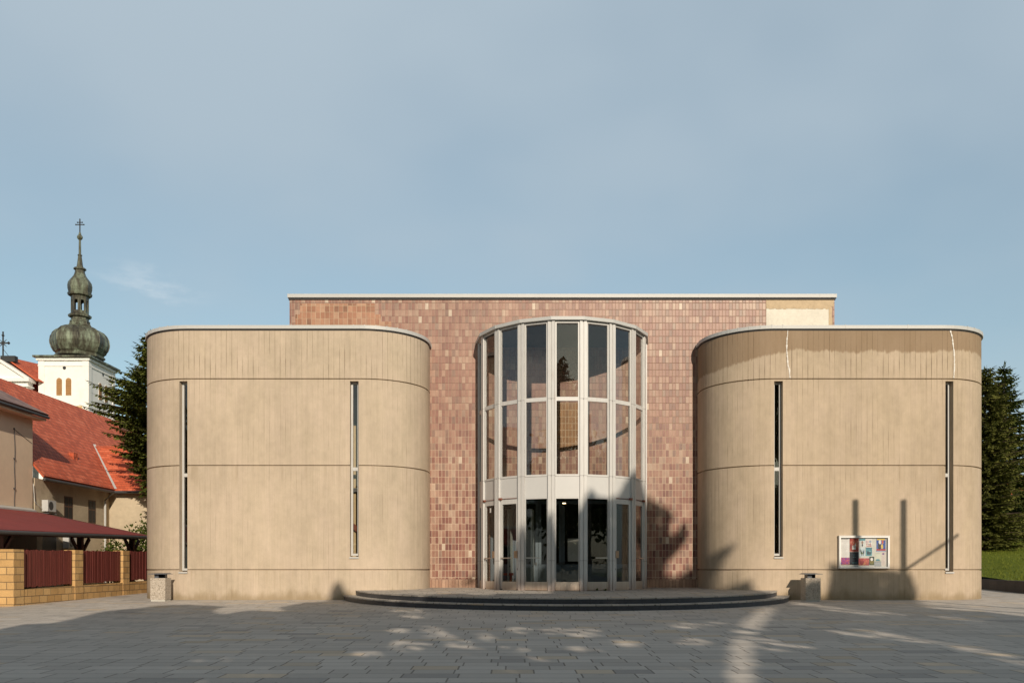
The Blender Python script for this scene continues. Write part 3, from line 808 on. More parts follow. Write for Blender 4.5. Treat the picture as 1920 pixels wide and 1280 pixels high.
fl = MB(); pol4 = [bv(k, BR-.08) for k in range(10)]; fl.prism([(p.x, min(p.y, YW-.003)) for p in pol4], .05, FZ); fl.box(AX-5.5, AX+5.5, YW+.001, 36, .05, FZ-.002); fl.build('lobby_floor', M['lobby_floor'], hall)

# --- lobby behind the bay doors
lb = MB()
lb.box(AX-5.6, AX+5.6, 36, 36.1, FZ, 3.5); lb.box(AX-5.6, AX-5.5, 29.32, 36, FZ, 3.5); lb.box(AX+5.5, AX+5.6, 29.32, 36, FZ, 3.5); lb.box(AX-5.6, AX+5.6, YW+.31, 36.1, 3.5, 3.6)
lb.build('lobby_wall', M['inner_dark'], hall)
yd = YW+.14
xs = [-2.44, -1.62, -.80, 0.0, .80, 1.62, 2.44]
for i in range(6):
    a, b_ = AX+xs[i], AX+xs[i+1]
    d_ = MB(); pale = False
    d_.box(a+.005, a+.10, yd-.03, yd+.03, FZ+.01, 3.30); d_.box(b_-.10, b_-.005, yd-.03, yd+.03, FZ+.01, 3.30)
    d_.box(a+.10, b_-.10, yd-.028, yd+.028, FZ+.01, 1.12); d_.box(a+.10, b_-.10, yd-.028, yd+.028, 3.18, 3.30)
    d_.box(a+.16, b_-.16, yd-.040, yd-.0285, FZ+.10, .98)
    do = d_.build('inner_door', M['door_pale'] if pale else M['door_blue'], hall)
    p_ = MB(); p_.box(a+.10, b_-.10, yd-.005, yd+.005, 1.12, 3.18); p_.build('pane', M['glass_door'], do)
    if i in (1, 2, 3):
        h_ = MB(); xx = b_-.07 if i != 3 else a+.07
        h_.box(xx-.015, xx+.015, yd-.075, yd-.031, FZ+.75, FZ+.86); h_.box(xx-.11, xx, yd-.09, yd-.075, FZ+.80, FZ+.825); h_.build('handle', M['groove'], do)
    if i == 3:
        n_ = MB(); n_.box(a+.20, b_-.14, yd-.012, yd-.0055, 1.22, 2.0); n_.build('notice', M['paper'], do)
# angled pale leaves standing open inside the bay
for (x0, y0, x1, y1, top) in ((AX-1.83, YW-.80, AX-1.70, YW-.08, 1.9), (AX-1.06, YW-.80, AX-.97, YW-.05, 2.4)):
    v = Vector((x1-x0, y1-y0, 0)); l = v.length; v.normalize(); n = (v.y, -v.x)
    d_ = MB(); d_.obox((x0, y0), (v.x, v.y), n, 0, l, -.02, .02, FZ+.012, 2.95); do = d_.build('open_door', M['door_pale'], hall)
    h_ = MB()
    h_.obox((x0, y0), (v.x, v.y), n, .05, .18, .021, .05, FZ+.72, FZ+.74)
    h_.build('handle', M['groove'], do)
bn = MB(); bn.box(AX-2.2, AX-1.65, YW-.75, YW-.4, FZ+.42, FZ+.50); bn.box(AX-2.15, AX-2.08, YW-.7, YW-.45, FZ, FZ+.42); bn.box(AX-1.77, AX-1.70, YW-.7, YW-.45, FZ, FZ+.42)
tag(bn.build('bench', M['bench_red']), 'small red bench inside the left glass doors of the bay', 'bench')
lm, lg, lbs = new_mat('lamp_glow'); lbs.inputs['Emission Color'].default_value = (1, .72, .38, 1); lbs.inputs['Emission Strength'].default_value = 9
li = MB(); li.lathe((AX+.01, 28.0, 0), [(.05, 3.105), (.055, 3.125)], 16); li.lathe((AX+.01, 28.0, 0), [(.075, 3.128), (.06, 3.17), (.012, 3.18), (.012, 3.339)], 12)
li.mi = [0]*18+[1]*(len(li.mi)-18); lo_ = li.build('ceiling_lamp', [lm, M['groove']]); tag(lo_, 'small round lit ceiling lamp behind the middle entrance glass', 'lamp')

# --- steps
steps = thing('entrance_steps', (AX, 28.5, 0), 'two dark granite steps curving in a half circle before the glass bay', 'steps')
def step_part(r, top, bottom, name):
    # half disc, cut off at the walls behind
    n = 72; arc = []
    for k in range(n+1):
        a = math.pi*k/n
        arc.append((AX-r*math.cos(a), 28.55-r*math.sin(a)))
    pts = [p for p in arc]+[(AX+r, 29.2), (AX-r, 29.2)]
    st = MB(); st.prism(pts, lambda x, y: gz(y)+bottom, lambda x, y: gz(y)+top-.03)
    o = st.build(name, M['granite'], steps)
    tr = MB(); arc2 = [(AX+(x-AX)*(1+.012/r), 28.55+(y-28.55)*(1+.012/r)) for x, y in arc]
    pts2 = arc2+[(AX+r, 29.2), (AX-r, 29.2)]
    tr.prism(pts2, lambda x, y: gz(y)+top-.03, lambda x, y: gz(y)+top)
    tr.build('tread', M['tread'], o)
step_part(7.20, .15, -.05, 'step'); step_part(6.84, .30, .10, 'step')

# ------------------------------------------------------------------ litter bins
M['terrazzo'] = None
def terrazzo():
    m, g, b = new_mat('exposed_aggregate')
    p = geo_pos(g)
    vo = g.n('ShaderNodeTexVoronoi'); g.set(vo.inputs['Vector'], p); vo.inputs['Scale'].default_value = 62
    r = g.sep(vo.outputs['Color'])[0]
    col = g.ramp(r, [(0.0, (0.20, 0.165, 0.13)), (0.25, (0.37, 0.315, 0.25)), (0.6, (0.46, 0.40, 0.325)), (1.0, (0.54, 0.48, 0.41))])
    col = g.scale(col, g.m('ADD', 0.75, g.m('MULTIPLY', g.noise(p, 5.0, 3.0), 0.5)))
    g.set(b.inputs['Base Color'], col); b.inputs['Roughness'].default_value = 0.85
    g.set(b.inputs['Normal'], g.bump(vo.outputs['Distance'], 0.5, 0.006))
    return m
M['terrazzo'] = terrazzo()
M['bin_metal'] = simple('dark_blue_grey_sheet', (0.085, 0.095, 0.115), 0.45, var=0.15)
M['bin_foot'] = simple('pale_concrete', (0.50, 0.48, 0.43), 0.9, var=0.1)
def litter_bin(loc, label):
    t = thing('litter_bin', loc, label, 'litter bin', 'concrete litter bins in front of the wings')
    x, y, z = loc; h = .225
    b = MB(); b.box(x-h, x+h, y-h, y+h, z+.05, z+.70); bo = b.build('body', M['terrazzo'], t, bevel=.014)
    f = MB(); f.box(x-h+.012, x+h-.012, y-h+.012, y+h-.012, z-.02, z+.05); f.build('foot', M['bin_foot'], t)
    n = MB()
    n.box(x-.14, x-.132, y-.14, y+.14, z+.70, z+.815); n.box(x+.132, x+.14, y-.02, y+.14, z+.70, z+.815); n.box(x-.132, x+.132, y+.132, y+.14, z+.70, z+.815); n.box(x-.132, x-.01, y-.14, y-.132, z+.70, z+.815)
    n.box(x-.16, x+.16, y-.16, y+.16, z+.695, z+.704)
    n.build('ash_hood', M['bin_metal'], t)
    l = MB(); l.hexa([(x-.275, y-.275, z+.815), (x+.275, y-.275, z+.815), (x+.275, y+.275, z+.815), (x-.275, y+.275, z+.815)], [(x-.275, y-.275, z+.83), (x+.275, y-.275, z+.83), (x+.2, y+.2, z+.853), (x-.2, y+.2, z+.853)])
    l.build('lid', M['bin_metal'], t, bevel=.004)
    return t
b1 = litter_bin((-10.72, 26.05, gz(26.05)), 'sunlit speckled concrete bin at the rounded end of the left wing')
b2 = copy_thing(b1, (9.09, 25.98, gz(25.98)), 'half-shaded speckled concrete bin between the steps and the poster case')

# ------------------------------------------------------------------ poster case
case = thing('poster_case', (10.97, YF, .97), 'white framed glass poster case on the right wing wall', 'poster case')
cx0, cx1, cz0, cz1 = 10.19, 11.76, .985, 1.99; yb = YF-.012
M['case_white'] = simple('white_case_frame', (0.74, 0.73, 0.70), 0.4, var=0.04)
M['case_back'] = simple('pale_board', (0.60, 0.60, 0.55), 0.8, var=0.06)
f = MB(); r = .052
f.box(cx0, cx0+r, yb-.095, yb, cz0, cz1); f.box(cx1-r, cx1, yb-.095, yb, cz0, cz1); f.box(cx0+r, cx1-r, yb-.093, yb, cz0, cz0+r); f.box(cx0+r, cx1-r, yb-.093, yb, cz1-r, cz1)
f.box(cx0-.012, cx1+.012, yb-.105, yb, cz1+.001, cz1+.016)
f.build('case_frame', M['case_white'], case, bevel=.005)
k = MB(); k.box(cx0+r, cx1-r, yb-.02, yb, cz0+r, cz1-r); k.build('back_board', M['case_back'], case)
k = MB(); k.box(cx0+r, cx1-r, yb-.078, yb-.073, cz0+r, cz1-r); k.build('pane', M['glass_case'], case)
IX0, IX1, IZ0, IZ1 = cx0+r, cx1-r, cz0+r, cz1-r
def pcoord(px, py):      # poster-case layout, measured on a 715 x 430 grid of the inside
    return IX0+(px-140)/715*(IX1-IX0), IZ1-(py-705)/430*(IZ1-IZ0)
PCOL = {}
def pm(c):
    if c not in PCOL: PCOL[c] = simple('print_colour', c, 0.6, var=0.10, scale=9.0)
    return PCOL[c]
def blend_mat(name, stops, axis='z', scale=12.0):
    m, g, b = new_mat(name); p = geo_pos(g); n = g.noise(p, scale, 5.0, 0.6)
    g.set(b.inputs['Base Color'], g.ramp(n, stops, 'LINEAR')); b.inputs['Roughness'].default_value = 0.6
    return m
W_, K_, RD, BL, YL, TE, SK, GR = (.70, .69, .66), (.02, .02, .025), (.42, .05, .04), (.06, .11, .36), (.65, .47, .10), (.10, .28, .33), (.52, .30, .20), (.30, .31, .32)
posters = []
def poster(x0, y0, x1, y1, bgm, shapes=(), label=None):
    """shapes: (kind, px0, py0, px1, py1, colour) in the same grid; 'b' block, 'e' ellipse"""
    d = random.uniform(.0015, .004)
    mats = [bgm]; mb = MB()
    a, zt = pcoord(x0, y0); b_, zb_ = pcoord(x1, y1); yy = yb-.0205-d
    mb.box(a, b_, yy-.0012, yy+.0012, zb_, zt)
    for i, s in enumerate(shapes):
        col = pm(s[5])
        if col not in mats: mats.append(col)
        mi = mats.index(col); ys = yy-.0016-i*.0004
        sx0, sz1 = pcoord(s[1], s[2]); sx1, sz0 = pcoord(s[3], s[4])
        if s[0] == 'b':
            mb.face([(sx0, ys, sz0), (sx1, ys, sz0), (sx1, ys, sz1), (sx0, ys, sz1)], mi=mi)
        else:
            mx_, mz, rx, rz = (sx0+sx1)/2, (sz0+sz1)/2, (sx1-sx0)/2, (sz1-sz0)/2
            mb.face([(mx_+rx*math.cos(q*math.pi/7), ys, mz+rz*math.sin(q*math.pi/7)) for q in range(14)], mi=mi)
    o = mb.build('poster', mats, case)
    if label: o['label'] = label
def lines(x0, x1, y0, y1, n, c):
    return [('b', x0, y0+(y1-y0)*i/n, x0+(x1-x0)*random.uniform(.55, 1), y0+(y1-y0)*i/n+2.6, c) for i in range(n)]
def figs(x0, x1, y0, y1, n, cols, head=SK):
    out = []
    for i in range(n):
        a = x0+(x1-x0)*(i+.5)/n+random.uniform(-3, 3); h = random.uniform(.8, 1)*(y1-y0); wd = (x1-x0)/n*.55
        out += [('e', a-wd/2, y1-h*.78, a+wd/2, y1, random.choice(cols)), ('e', a-wd*.24, y1-h, a+wd*.24, y1-h*.74, head)]
    return out
poster(145, 715, 278, 995, pm(W_), [('b', 152, 720, 266, 728, (.20, .20, .20))]+lines(152, 266, 745, 985, 15, (.50, .50, .49)), 'white programme sheet with rows of small text')
poster(285, 710, 422, 910, blend_mat('red_print', [(.3, (.16, .02, .02)), (.5, (.42, .07, .05)), (.7, (.55, .20, .13))]), figs(290, 418, 745, 880, 4, [K_, (.25, .05, .05), W_, (.30, .10, .07)])+[('b', 322, 820, 378, 878, W_), ('b', 328, 830, 372, 836, K_), ('b', 328, 846, 372, 852, K_), ('b', 300, 890, 350, 900, K_)], 'red film poster with a group of figures')
poster(285, 915, 425, 1105, blend_mat('black_print', [(.3, (.008, .008, .012)), (.6, (.02, .03, .045)), (.8, (.05, .11, .13))]), [('e', 340, 940, 372, 985, (.03, .07, .09)), ('b', 330, 990, 380, 996, (.12, .25, .28)), ('b', 322, 1072, 390, 1082, (.08, .22, .24))], 'nearly black film poster')
poster(145, 1000, 283, 1108, blend_mat('swirl_print', [(.3, (.04, .10, .38)), (.48, (.30, .05, .22)), (.6, (.55, .12, .10)), (.8, (.10, .35, .50))], scale=16), [('b', 145, 1098, 283, 1108, (.45, .20, .10))], 'blue and red swirling poster')
poster(430, 715, 522, 845, pm((.60, .63, .62)), [('b', 430, 715, 522, 748, TE), ('e', 462, 750, 492, 800, (.30, .20, .16)), ('e', 466, 795, 488, 835, K_)], 'pale poster with teal top')
poster(425, 850, 520, 985, pm((.50, .60, .63)), [('e', 440+i*11, 872+(i*37) % 60, 452+i*11, 920+(i*29) % 60, c) for i, c in enumerate((K_, (.10, .18, .10), K_, (.25, .30, .12), K_, (.12, .16, .22)))], 'pale blue poster with dark sprigs')
poster(528, 715, 625, 840, pm(W_), figs(532, 620, 730, 780, 4, [(.45, .12, .16), (.15, .25, .40), (.40, .2, .3)])+figs(536, 616, 775, 818, 3, [K_, (.35, .10, .14)])+[('b', 538, 822, 616, 832, RD)], 'white poster with small figures and red title')
poster(528, 850, 625, 975, blend_mat('teal_print', [(.3, (.05, .16, .22)), (.6, (.16, .38, .42)), (.8, (.40, .52, .50))]), [('e', 545, 900, 580, 960, (.05, .08, .10)), ('e', 572, 912, 610, 960, (.06, .10, .12)), ('b', 528, 850, 625, 862, (.05, .14, .20))], 'teal poster with dark shapes')
poster(420, 1008, 582, 1115, blend_mat('sunset_print', [(.3, (.22, .03, .10)), (.5, (.45, .10, .10)), (.65, (.60, .30, .10)), (.8, (.25, .08, .30))], scale=10), [('e', 440, 1030, 500, 1110, (.25, .04, .05)), ('e', 455, 1012, 492, 1050, (.35, .07, .06))], 'wide purple and orange poster')
poster(585, 985, 658, 1110, pm((.035, .06, .045)), [('e', 600, 1000, 642, 1050, W_), ('b', 594, 1058, 650, 1066, YL), ('b', 594, 1082, 650, 1096, (.30, .28, .10))], 'small dark green poster')
poster(692, 710, 832, 910, blend_mat('blue_print', [(.3, (.03, .07, .28)), (.6, (.08, .15, .42)), (.8, (.40, .20, .10))]), [('b', 700, 716, 824, 740, YL), ('e', 715, 760, 762, 880, K_), ('e', 726, 735, 765, 800, W_), ('e', 762, 800, 795, 872, YL), ('e', 772, 738, 800, 800, (.50, .12, .08)), ('b', 692, 872, 832, 894, RD), ('b', 700, 898, 820, 904, W_)], 'blue poster with figures and yellow title')
poster(668, 930, 760, 1055, pm((.58, .60, .50)), [('b', 690, 936, 740, 942, GR), ('e', 680, 1020, 745, 1048, TE), ('b', 676, 1042, 752, 1050, (.10, .14, .16))], 'pale green notice')
poster(662, 1058, 765, 1130, pm((.34, .37, .39)), [('b', 662, 1058, 765, 1062, K_)], 'plain grey notice')
poster(770, 920, 832, 1120, pm((.60, .54, .50)), [('b', 782, 930, 812, 958, (.22, .14, .28))]+lines(780, 822, 975, 1108, 8, (.42, .36, .36)), 'narrow pinkish list')

# ------------------------------------------------------------------ sandstone fence with timber panels
M['sand_block'] = courses_mat('sand_block', ((0.60, 0.385, 0.165), (0.46, 0.270, 0.10)), 0.40, 0.205, (0.20, 0.13, 0.065))
M['red_wood'] = wood_mat('red_brown_boards', (0.105, 0.020, 0.016), (0.175, 0.034, 0.026))
fence = thing('garden_fence', (-13.6, 28, gz(28)), 'yellow block garden fence with red-brown upright boards left of the hall', 'fence')
FX = -13.6; PY = [(23.3, 23.78), (26.58, 27.06), (29.86, 30.34), (33.14, 33.62)]
bs = MB()
for i in range(3):
    ya, yb2 = PY[i][1], PY[i+1][0]
    bs.hexa([(FX-.28, ya+.002, gz(ya)-.2), (FX-.02, ya+.002, gz(ya)-.2), (FX-.02, yb2-.002, gz(yb2)-.2), (FX-.28, yb2-.002, gz(yb2)-.2)], [(FX-.28, ya+.002, gz(ya)+.44), (FX-.02, ya+.002, gz(ya)+.44), (FX-.02, yb2-.002, gz(yb2)+.44), (FX-.28, yb2-.002, gz(yb2)+.44)])
bs.build('base_wall', M['sand_block'], fence)
for i, (a, b_) in enumerate(PY):
    p_ = MB(); top = gz(a)+1.56
    p_.box(FX-(.36 if i else 4.6), FX, a, b_, gz(a)-.2, top)
    p_.build('pillar', M['sand_block'], fence, bevel=.01)
for i in range(3):
    ya, yb2 = PY[i][1]+.03, PY[i+1][0]-.03; pn = MB(); n = 22
    for q in range(n):
        y0 = ya+(yb2-ya)*q/n; wd = (yb2-ya)/n-.028
        j = random.uniform(-.012, .012); dx_ = random.uniform(-.006, .006)
        pn.box(FX-.11+dx_, FX-.085+dx_, y0, y0+wd, gz(y0)+.50+random.uniform(-.02, .02), gz(y0)+1.54+j)
    for zr in (.72, 1.32):
        pn.hexa([(FX-.16, ya-.03, gz(ya)+zr), (FX-.112, ya-.03, gz(ya)+zr), (FX-.112, yb2+.03, gz(yb2)+zr), (FX-.16, yb2+.03, gz(yb2)+zr)], [(FX-.16, ya-.03, gz(ya)+zr+.08), (FX-.112, ya-.03, gz(ya)+zr+.08), (FX-.112, yb2+.03, gz(yb2)+zr+.08), (FX-.16, yb2+.03, gz(yb2)+zr+.08)])
    pn.build('board_panel', M['red_wood'], fence)

# ------------------------------------------------------------------ carport
M['dark_wood'] = wood_mat('dark_red_timber', (0.045, 0.012, 0.010), (0.085, 0.022, 0.017))
M['red_felt'] = simple('red_shingle_roof', (0.215, 0.032, 0.028), 0.85, var=0.16, scale=1.2, bump=0.5, bscale=30)
M['gutter'] = simple('dark_gutter', (0.06, 0.06, 0.062), 0.5, var=0.1)
M['white_strip'] = simple('pale_flashing', (0.46, 0.46, 0.44), 0.5, var=0.1)
car = thing('carport', (-16.2, 27, gz(27)), 'open timber carport with low red roof behind the yellow fence', 'carport')
EX, HX = -14.0, -18.36
ya, yb2 = 12.0, 32.6
def eh(y): return 2.0+.0185*(y-23.3)
def th(y): return 3.02+.0085*(y-23.3)
r_ = MB()
for (dz0, dz1) in ((0.0, .06),):
    r_.hexa([(HX, ya, th(ya)+dz0), (EX, ya, eh(ya)+dz0), (EX, yb2, eh(yb2)+dz0), (HX, yb2, th(yb2)+dz0)], [(HX, ya, th(ya)+dz1), (EX, ya, eh(ya)+dz1), (EX, yb2, eh(yb2)+dz1), (HX, yb2, th(yb2)+dz1)])
r_.build('roof', M['red_felt'], car)
gt = MB(); gt.tube([(EX+.05, ya, eh(ya)-.02), (EX+.05, yb2, eh(yb2)-.02)], .06, 10); gt.build('gutter', M['gutter'], car)
fs = MB(); fs.hexa([(HX-.02, ya, th(ya)+.062), (HX+.20, ya, th(ya)+.02), (HX+.20, yb2, th(yb2)+.02), (HX-.02, yb2, th(yb2)+.062)], [(HX-.02, ya, th(ya)+.17), (HX+.20, ya, th(ya)+.075), (HX+.20, yb2, th(yb2)+.075), (HX-.02, yb2, th(yb2)+.17)]); fs.build('wall_flashing', M['white_strip'], car)
rk = MB(); rk.hexa([(HX, yb2+.005, th(yb2)-.1), (EX+.08, yb2+.005, eh(yb2)-.1), (EX+.08, yb2+.03, eh(yb2)-.1), (HX, yb2+.03, th(yb2)-.1)], [(HX, yb2+.005, th(yb2)+.075), (EX+.08, yb2+.005, eh(yb2)+.075), (EX+.08, yb2+.03, eh(yb2)+.075), (HX, yb2+.03, th(yb2)+.075)])
rk.build('verge_board', M['dark_wood'], car)
bm_ = MB(); bm_.hexa([(EX-.42, ya, eh(ya)-.10), (EX-.26, ya, eh(ya)-.10), (EX-.26, yb2, eh(yb2)-.10), (EX-.42, yb2, eh(yb2)-.10)], [(EX-.42, ya, eh(ya)+.06), (EX-.26, ya, eh(ya)+.06), (EX-.26, yb2, eh(yb2)+.06), (EX-.42, yb2, eh(yb2)+.06)])
bm_.build('beam', M['dark_wood'], car)
for y in (23.85, 28.35, 32.2):
    z1 = eh(y)-.09
    p_ = MB(); p_.box(EX-.42, EX-.26, y-.08, y+.08, gz(y), z1); po = p_.build('post', M['dark_wood'], car)
    for s_ in (-1, 1):
        b_ = MB(); X0, X1 = EX-.38, EX-.30
        y0, y1 = y+s_*.08, y+s_*.62
        a0 = [(X0, y0, z1-.60), (X1, y0, z1-.60), (X1, y0, z1-.49), (X0, y0, z1-.49)]; a1 = [(X0, y1, z1-.06), (X1, y1, z1-.06), (X1, y1-s_*.08, z1-.001), (X0, y1-s_*.08, z1-.001)]
        b_.hexa(a0, a1); b_.build('brace', M['dark_wood'], po)
for y in np.arange(13, 32.5, .9):
    pass
wl_ = MB(); wl_.box(-18.2, -18.1, 16, 32.5, gz(16)-.1, 2.6)
wl_.build('back_boarding', M['dark_wood'], car)

# ------------------------------------------------------------------ beige house at the left edge
M['beige_render'] = simple('beige_render', (0.74, 0.575, 0.415), 0.92, var=0.07, scale=0.8, bump=0.25, bscale=25)
M['grey_tile'] = roof_tile_mat('faded_roof_tiles', ((0.20, 0.115, 0.095), (0.28, 0.165, 0.13), (0.33, 0.21, 0.17)), 0.3, 0.36)
bh = thing('beige_house', (-22, 24, gz(24)), 'smooth beige rendered house with a thin cable down its wall', 'house')
BX = -18.4; by0, by1 = 14.0, 32.75
w = MB(); w.box(-26, BX, by0, by1, -.3, 6.95); w.build('wall', M['beige_render'], bh)
rr = MB()
ev, ez, rp = BX+.42, 6.84, math.tan(R(27))
rx = -22.2; rz = ez+(ev-rx)*rp
def slab(mb, a, b, c, d, t, uv=True):
    a, b, c, d = map(Vector, (a, b, c, d)); n = (b-a).cross(d-a).normalized()*t
    L1, L2 = (b-a).length, (d-a).length
    mb.face([a, b, c, d], [(0, 0), (L1, 0), ((c-a).dot((b-a).normalized()), L2), (0, L2)] if uv else None)
    lo = [p-n for p in (a, b, c, d)]
    mb.face(lo[::-1])
    for p, q, p2, q2 in ((a, b, lo[0], lo[1]), (b, c, lo[1], lo[2]), (c, d, lo[2], lo[3]), (d, a, lo[3], lo[0])):
        mb.face([p2, q2, q, p], [(0, 0), (.1, 0), (.1, .08), (0, .08)])
slab(rr, (ev, by1+.3, ez), (ev, by0, ez), (rx, by0, rz), (rx, by1+.3, rz), .09)
slab(rr, (2*rx-ev, by0, ez), (2*rx-ev, by1+.3, ez), (rx, by1+.3, rz), (rx, by0, rz), .09)
rr_o = None
for f in range(0): pass
ro = rr.build('roof', M['grey_tile'], bh)
sf = MB(); sf.box(BX+.002, ev-.03, by0, by1+.25, 6.66, 6.74); sf.build('eave_board', M['beige_render'], ro)
g2 = MB(); g2.tube([(ev+.03, by0, ez-.05), (ev+.03, by1+.3, ez-.05)], .055, 8); g2.build('gutter', M['gutter'], bh)
cb = MB(); pts = [(BX+.012, 31.55+.02*math.sin(z*5), z) for z in np.linspace(6.1, 3.05, 24)]; cb.tube(pts, .012, 5)
cb.tube([(BX+.012, 31.55, 6.1), (BX+.012, 32.7, 5.75)], .008, 5)
for z in (6.1, 5.0, 3.9): cb.box(BX, BX+.05, 31.48, 31.52, z, z+.05)
cb.build('cable', M['gutter'], bh)
ga = MB(); ga.face([(2*rx-BX, by1+.001, 6.9), (BX, by1+.001, 6.9), (rx, by1+.001, 6.9+(BX-rx)*rp)][::-1]); ga.build('gable', M['beige_render'], bh)

# ------------------------------------------------------------------ long house with the bright red roof
M['red_tile'] = roof_tile_mat('bright_red_roof_tiles', ((0.42, 0.080, 0.030), (0.56, 0.110, 0.042), (0.64, 0.16, 0.075)), 0.21, 0.17, 0.10)
M['old_plaster'] = simple('weathered_plaster', (0.50, 0.415, 0.295), 0.92, var=0.16, scale=0.9, bump=0.4, bscale=16, dirt=((0.27, 0.21, 0.14), 0.5))
M['brown_frame'] = simple('brown_window_frame', (0.085, 0.040, 0.022), 0.6, var=0.2)
M['dark_glass'] = simple('dark_window_glass', (0.02, 0.021, 0.023), 0.5, var=0.1, spec=0.2)
lh = thing('red_roof_house', (-20, 38, gz(38)), 'old L-shaped house with steep bright red tiled roof behind the carport', 'house')
LX, LB = -18.4, 39.0
w = MB(); w.box(-25.0, LX, 32.9, 52, -.2, 4.46); w.box(LX+.001, -8.0, LB, 45, -.2, 4.46); lw = w.build('wall', M['old_plaster'], lh)
EZ = 4.47; TP = 1.18
rr = MB(); e0 = LX+.34
rxx = -21.9; rzz = EZ+(e0-rxx)*TP
slab(rr, (e0, LB-.05, EZ), (e0, 32.85, EZ), (rxx, 32.85, rzz), (rxx, 50.0, rzz), .10)
# the part of the slope that runs on above the valley
q = 1.95; v0 = (e0, LB-.34, EZ); v1 = (e0-q, LB-.34+q, EZ+q*TP)
ro = rr.build('roof', M['red_tile'], lh)
r2 = MB(); fe = LB-.34; 
slab(r2, (e0-.02, fe, EZ), (-8, fe, EZ), (-8, fe+q, EZ+q*TP), (e0-q, fe+q, EZ+q*TP), .10)
slab(r2, (-8, fe+2*q+.4, EZ), (e0, fe+2*q+.4, EZ), (e0-q, fe+q, EZ+q*TP+.002), (-8, fe+q, EZ+q*TP+.002), .10)
tag(r2.build('roof', M['red_tile'], lh), 'lower cross roof facing the square')
r3 = MB(); a = Vector((e0, LB-.34, EZ)); b_ = Vector((e0, 52, EZ)); r3.face([(e0-q, fe+q, EZ+q*TP), (e0-q, 50, EZ+q*TP), (rxx, 50, rzz), (rxx, fe+q, rzz)], [(0, 3), (9, 3), (9, 6), (0, 6)]); r3.build('roof_upper_strip', M['red_tile'], ro)
vf = MB(); va, vb = Vector((e0+.02, fe-.02, EZ+.10)), Vector((e0-q, fe+q, EZ+q*TP+.10)); vd = Vector((.13, .13, 0))
vf.face([va-vd, va+vd, vb+vd, vb-vd]); vf.face([va-vd+Vector((0, 0, -.1)), vb-vd+Vector((0, 0, -.1)), vb-vd, va-vd]); vf.build('valley_flashing', M['white_strip'], ro)
gt = MB(); gt.tube([(e0+.05, 32.85, EZ-.06), (e0+.05, fe-.1, EZ-.06)], .06, 8); gt.tube([(e0+.05, fe-.06, EZ-.06), (-8, fe-.06, EZ-.06)], .06, 8); gt.build('gutter', M['gutter'], lh)
dp = MB(); dp.tube([(e0+.05, fe-.15, EZ-.1), (LX+.09, LB-.6, EZ-.45), (LX+.09, LB-.6, .2)], .05, 8); dp.build('downpipe', M['white_strip'], lh)
sl = MB(); zz_ = EZ+(e0-(LX-.75))*TP; sl.box(LX-.95, LX-.55, 36.9, 37.25, zz_-.1, zz_+.22); tag(sl.build('roof_vent', M['red_tile'], ro))
for (y0, y1) in ((35.05, 35.75), (37.05, 37.72)):
    f = MB(); f.box(LX-.10, LX+.004, y0, y1, 2.92, 3.95); 
    fo = f.build('window', M['brown_frame'], lh); p_ = MB(); m_ = (y0+y1)/2
    for (a, b2) in ((y0+.06, m_-.03), (m_+.03, y1-.06)):
        p_.box(LX-.02, LX+.010, a, b2, 2.98, 3.50); p_.box(LX-.02, LX+.010, a, b2, 3.56, 3.89)
    p_.build('pane', M['dark_glass'], fo)
    s_ = MB(); s_.box(LX, LX+.10, y0-.06, y1+.06, 2.86, 2.915); s_.build('sill', M['old_plaster'], fo)
ar = MB(); pts = [(LX+.006, 33.45+.5+.5*math.cos(t), 2.05+.42*math.sin(t)) for t in np.linspace(0, math.pi, 14)]
ar.face([(LX+.006, 34.45, .3)]+pts+[(LX+.006, 33.45, .3)]); ar.build('archway', M['gutter'], lh)
for (y, z, lab) in ((33.55, 3.42, 'white air conditioner high on the old wall under the red eave'), (35.1, 2.02, 'lower air conditioner on the old wall just above the carport edge')):
    ac = thing('air_conditioner', (LX, y, z), lab, 'air conditioner', 'air conditioners on the old house')
    b_ = MB(); b_.box(LX+.08, LX+.32, y-.30, y+.30, z-.22, z+.22); bo = b_.build('casing', M['frame_plain'], ac, bevel=.015)
    f_ = MB(); 
    f_.face([(LX+.324, y-.08+.17*math.cos(t), z+.17*math.sin(t)) for t in np.linspace(0, 2*math.pi, 20)[:-1]]); f_.build('fan_grille', M['gutter'], ac)
    k_ = MB(); k_.box(LX, LX+.36, y-.3, y-.26, z-.31, z-.275); k_.box(LX, LX+.36, y+.26, y+.3, z-.31, z-.275); k_.build('bracket', M['gutter'], ac)
    p_ = MB(); p_.tube([(LX+.12, y-.40, z-.1), (LX+.05, y-.75, z+.12), (LX+.03, y-.8, z+.8)], .014, 6); p_.build('pipe', M['frame_plain'], ac)
# chimney stub and wall end seen above the roof
ch = MB(); ch.box(-22.6, -21.4, 46.5, 47.9, 6, 9.0); M['brick_red'] = courses_mat('red_brick', ((0.30, 0.10, 0.06), (0.24, 0.075, 0.045)), 0.25, 0.08, (0.33, 0.25, 0.2), 0.01)
cho = ch.build('chimney', M['brick_red'], ro); cc = MB(); cc.box(-22.7, -21.3, 46.4, 48.0, 9.0, 9.12); cc.build('chimney_cap', M['white_strip'], ro)

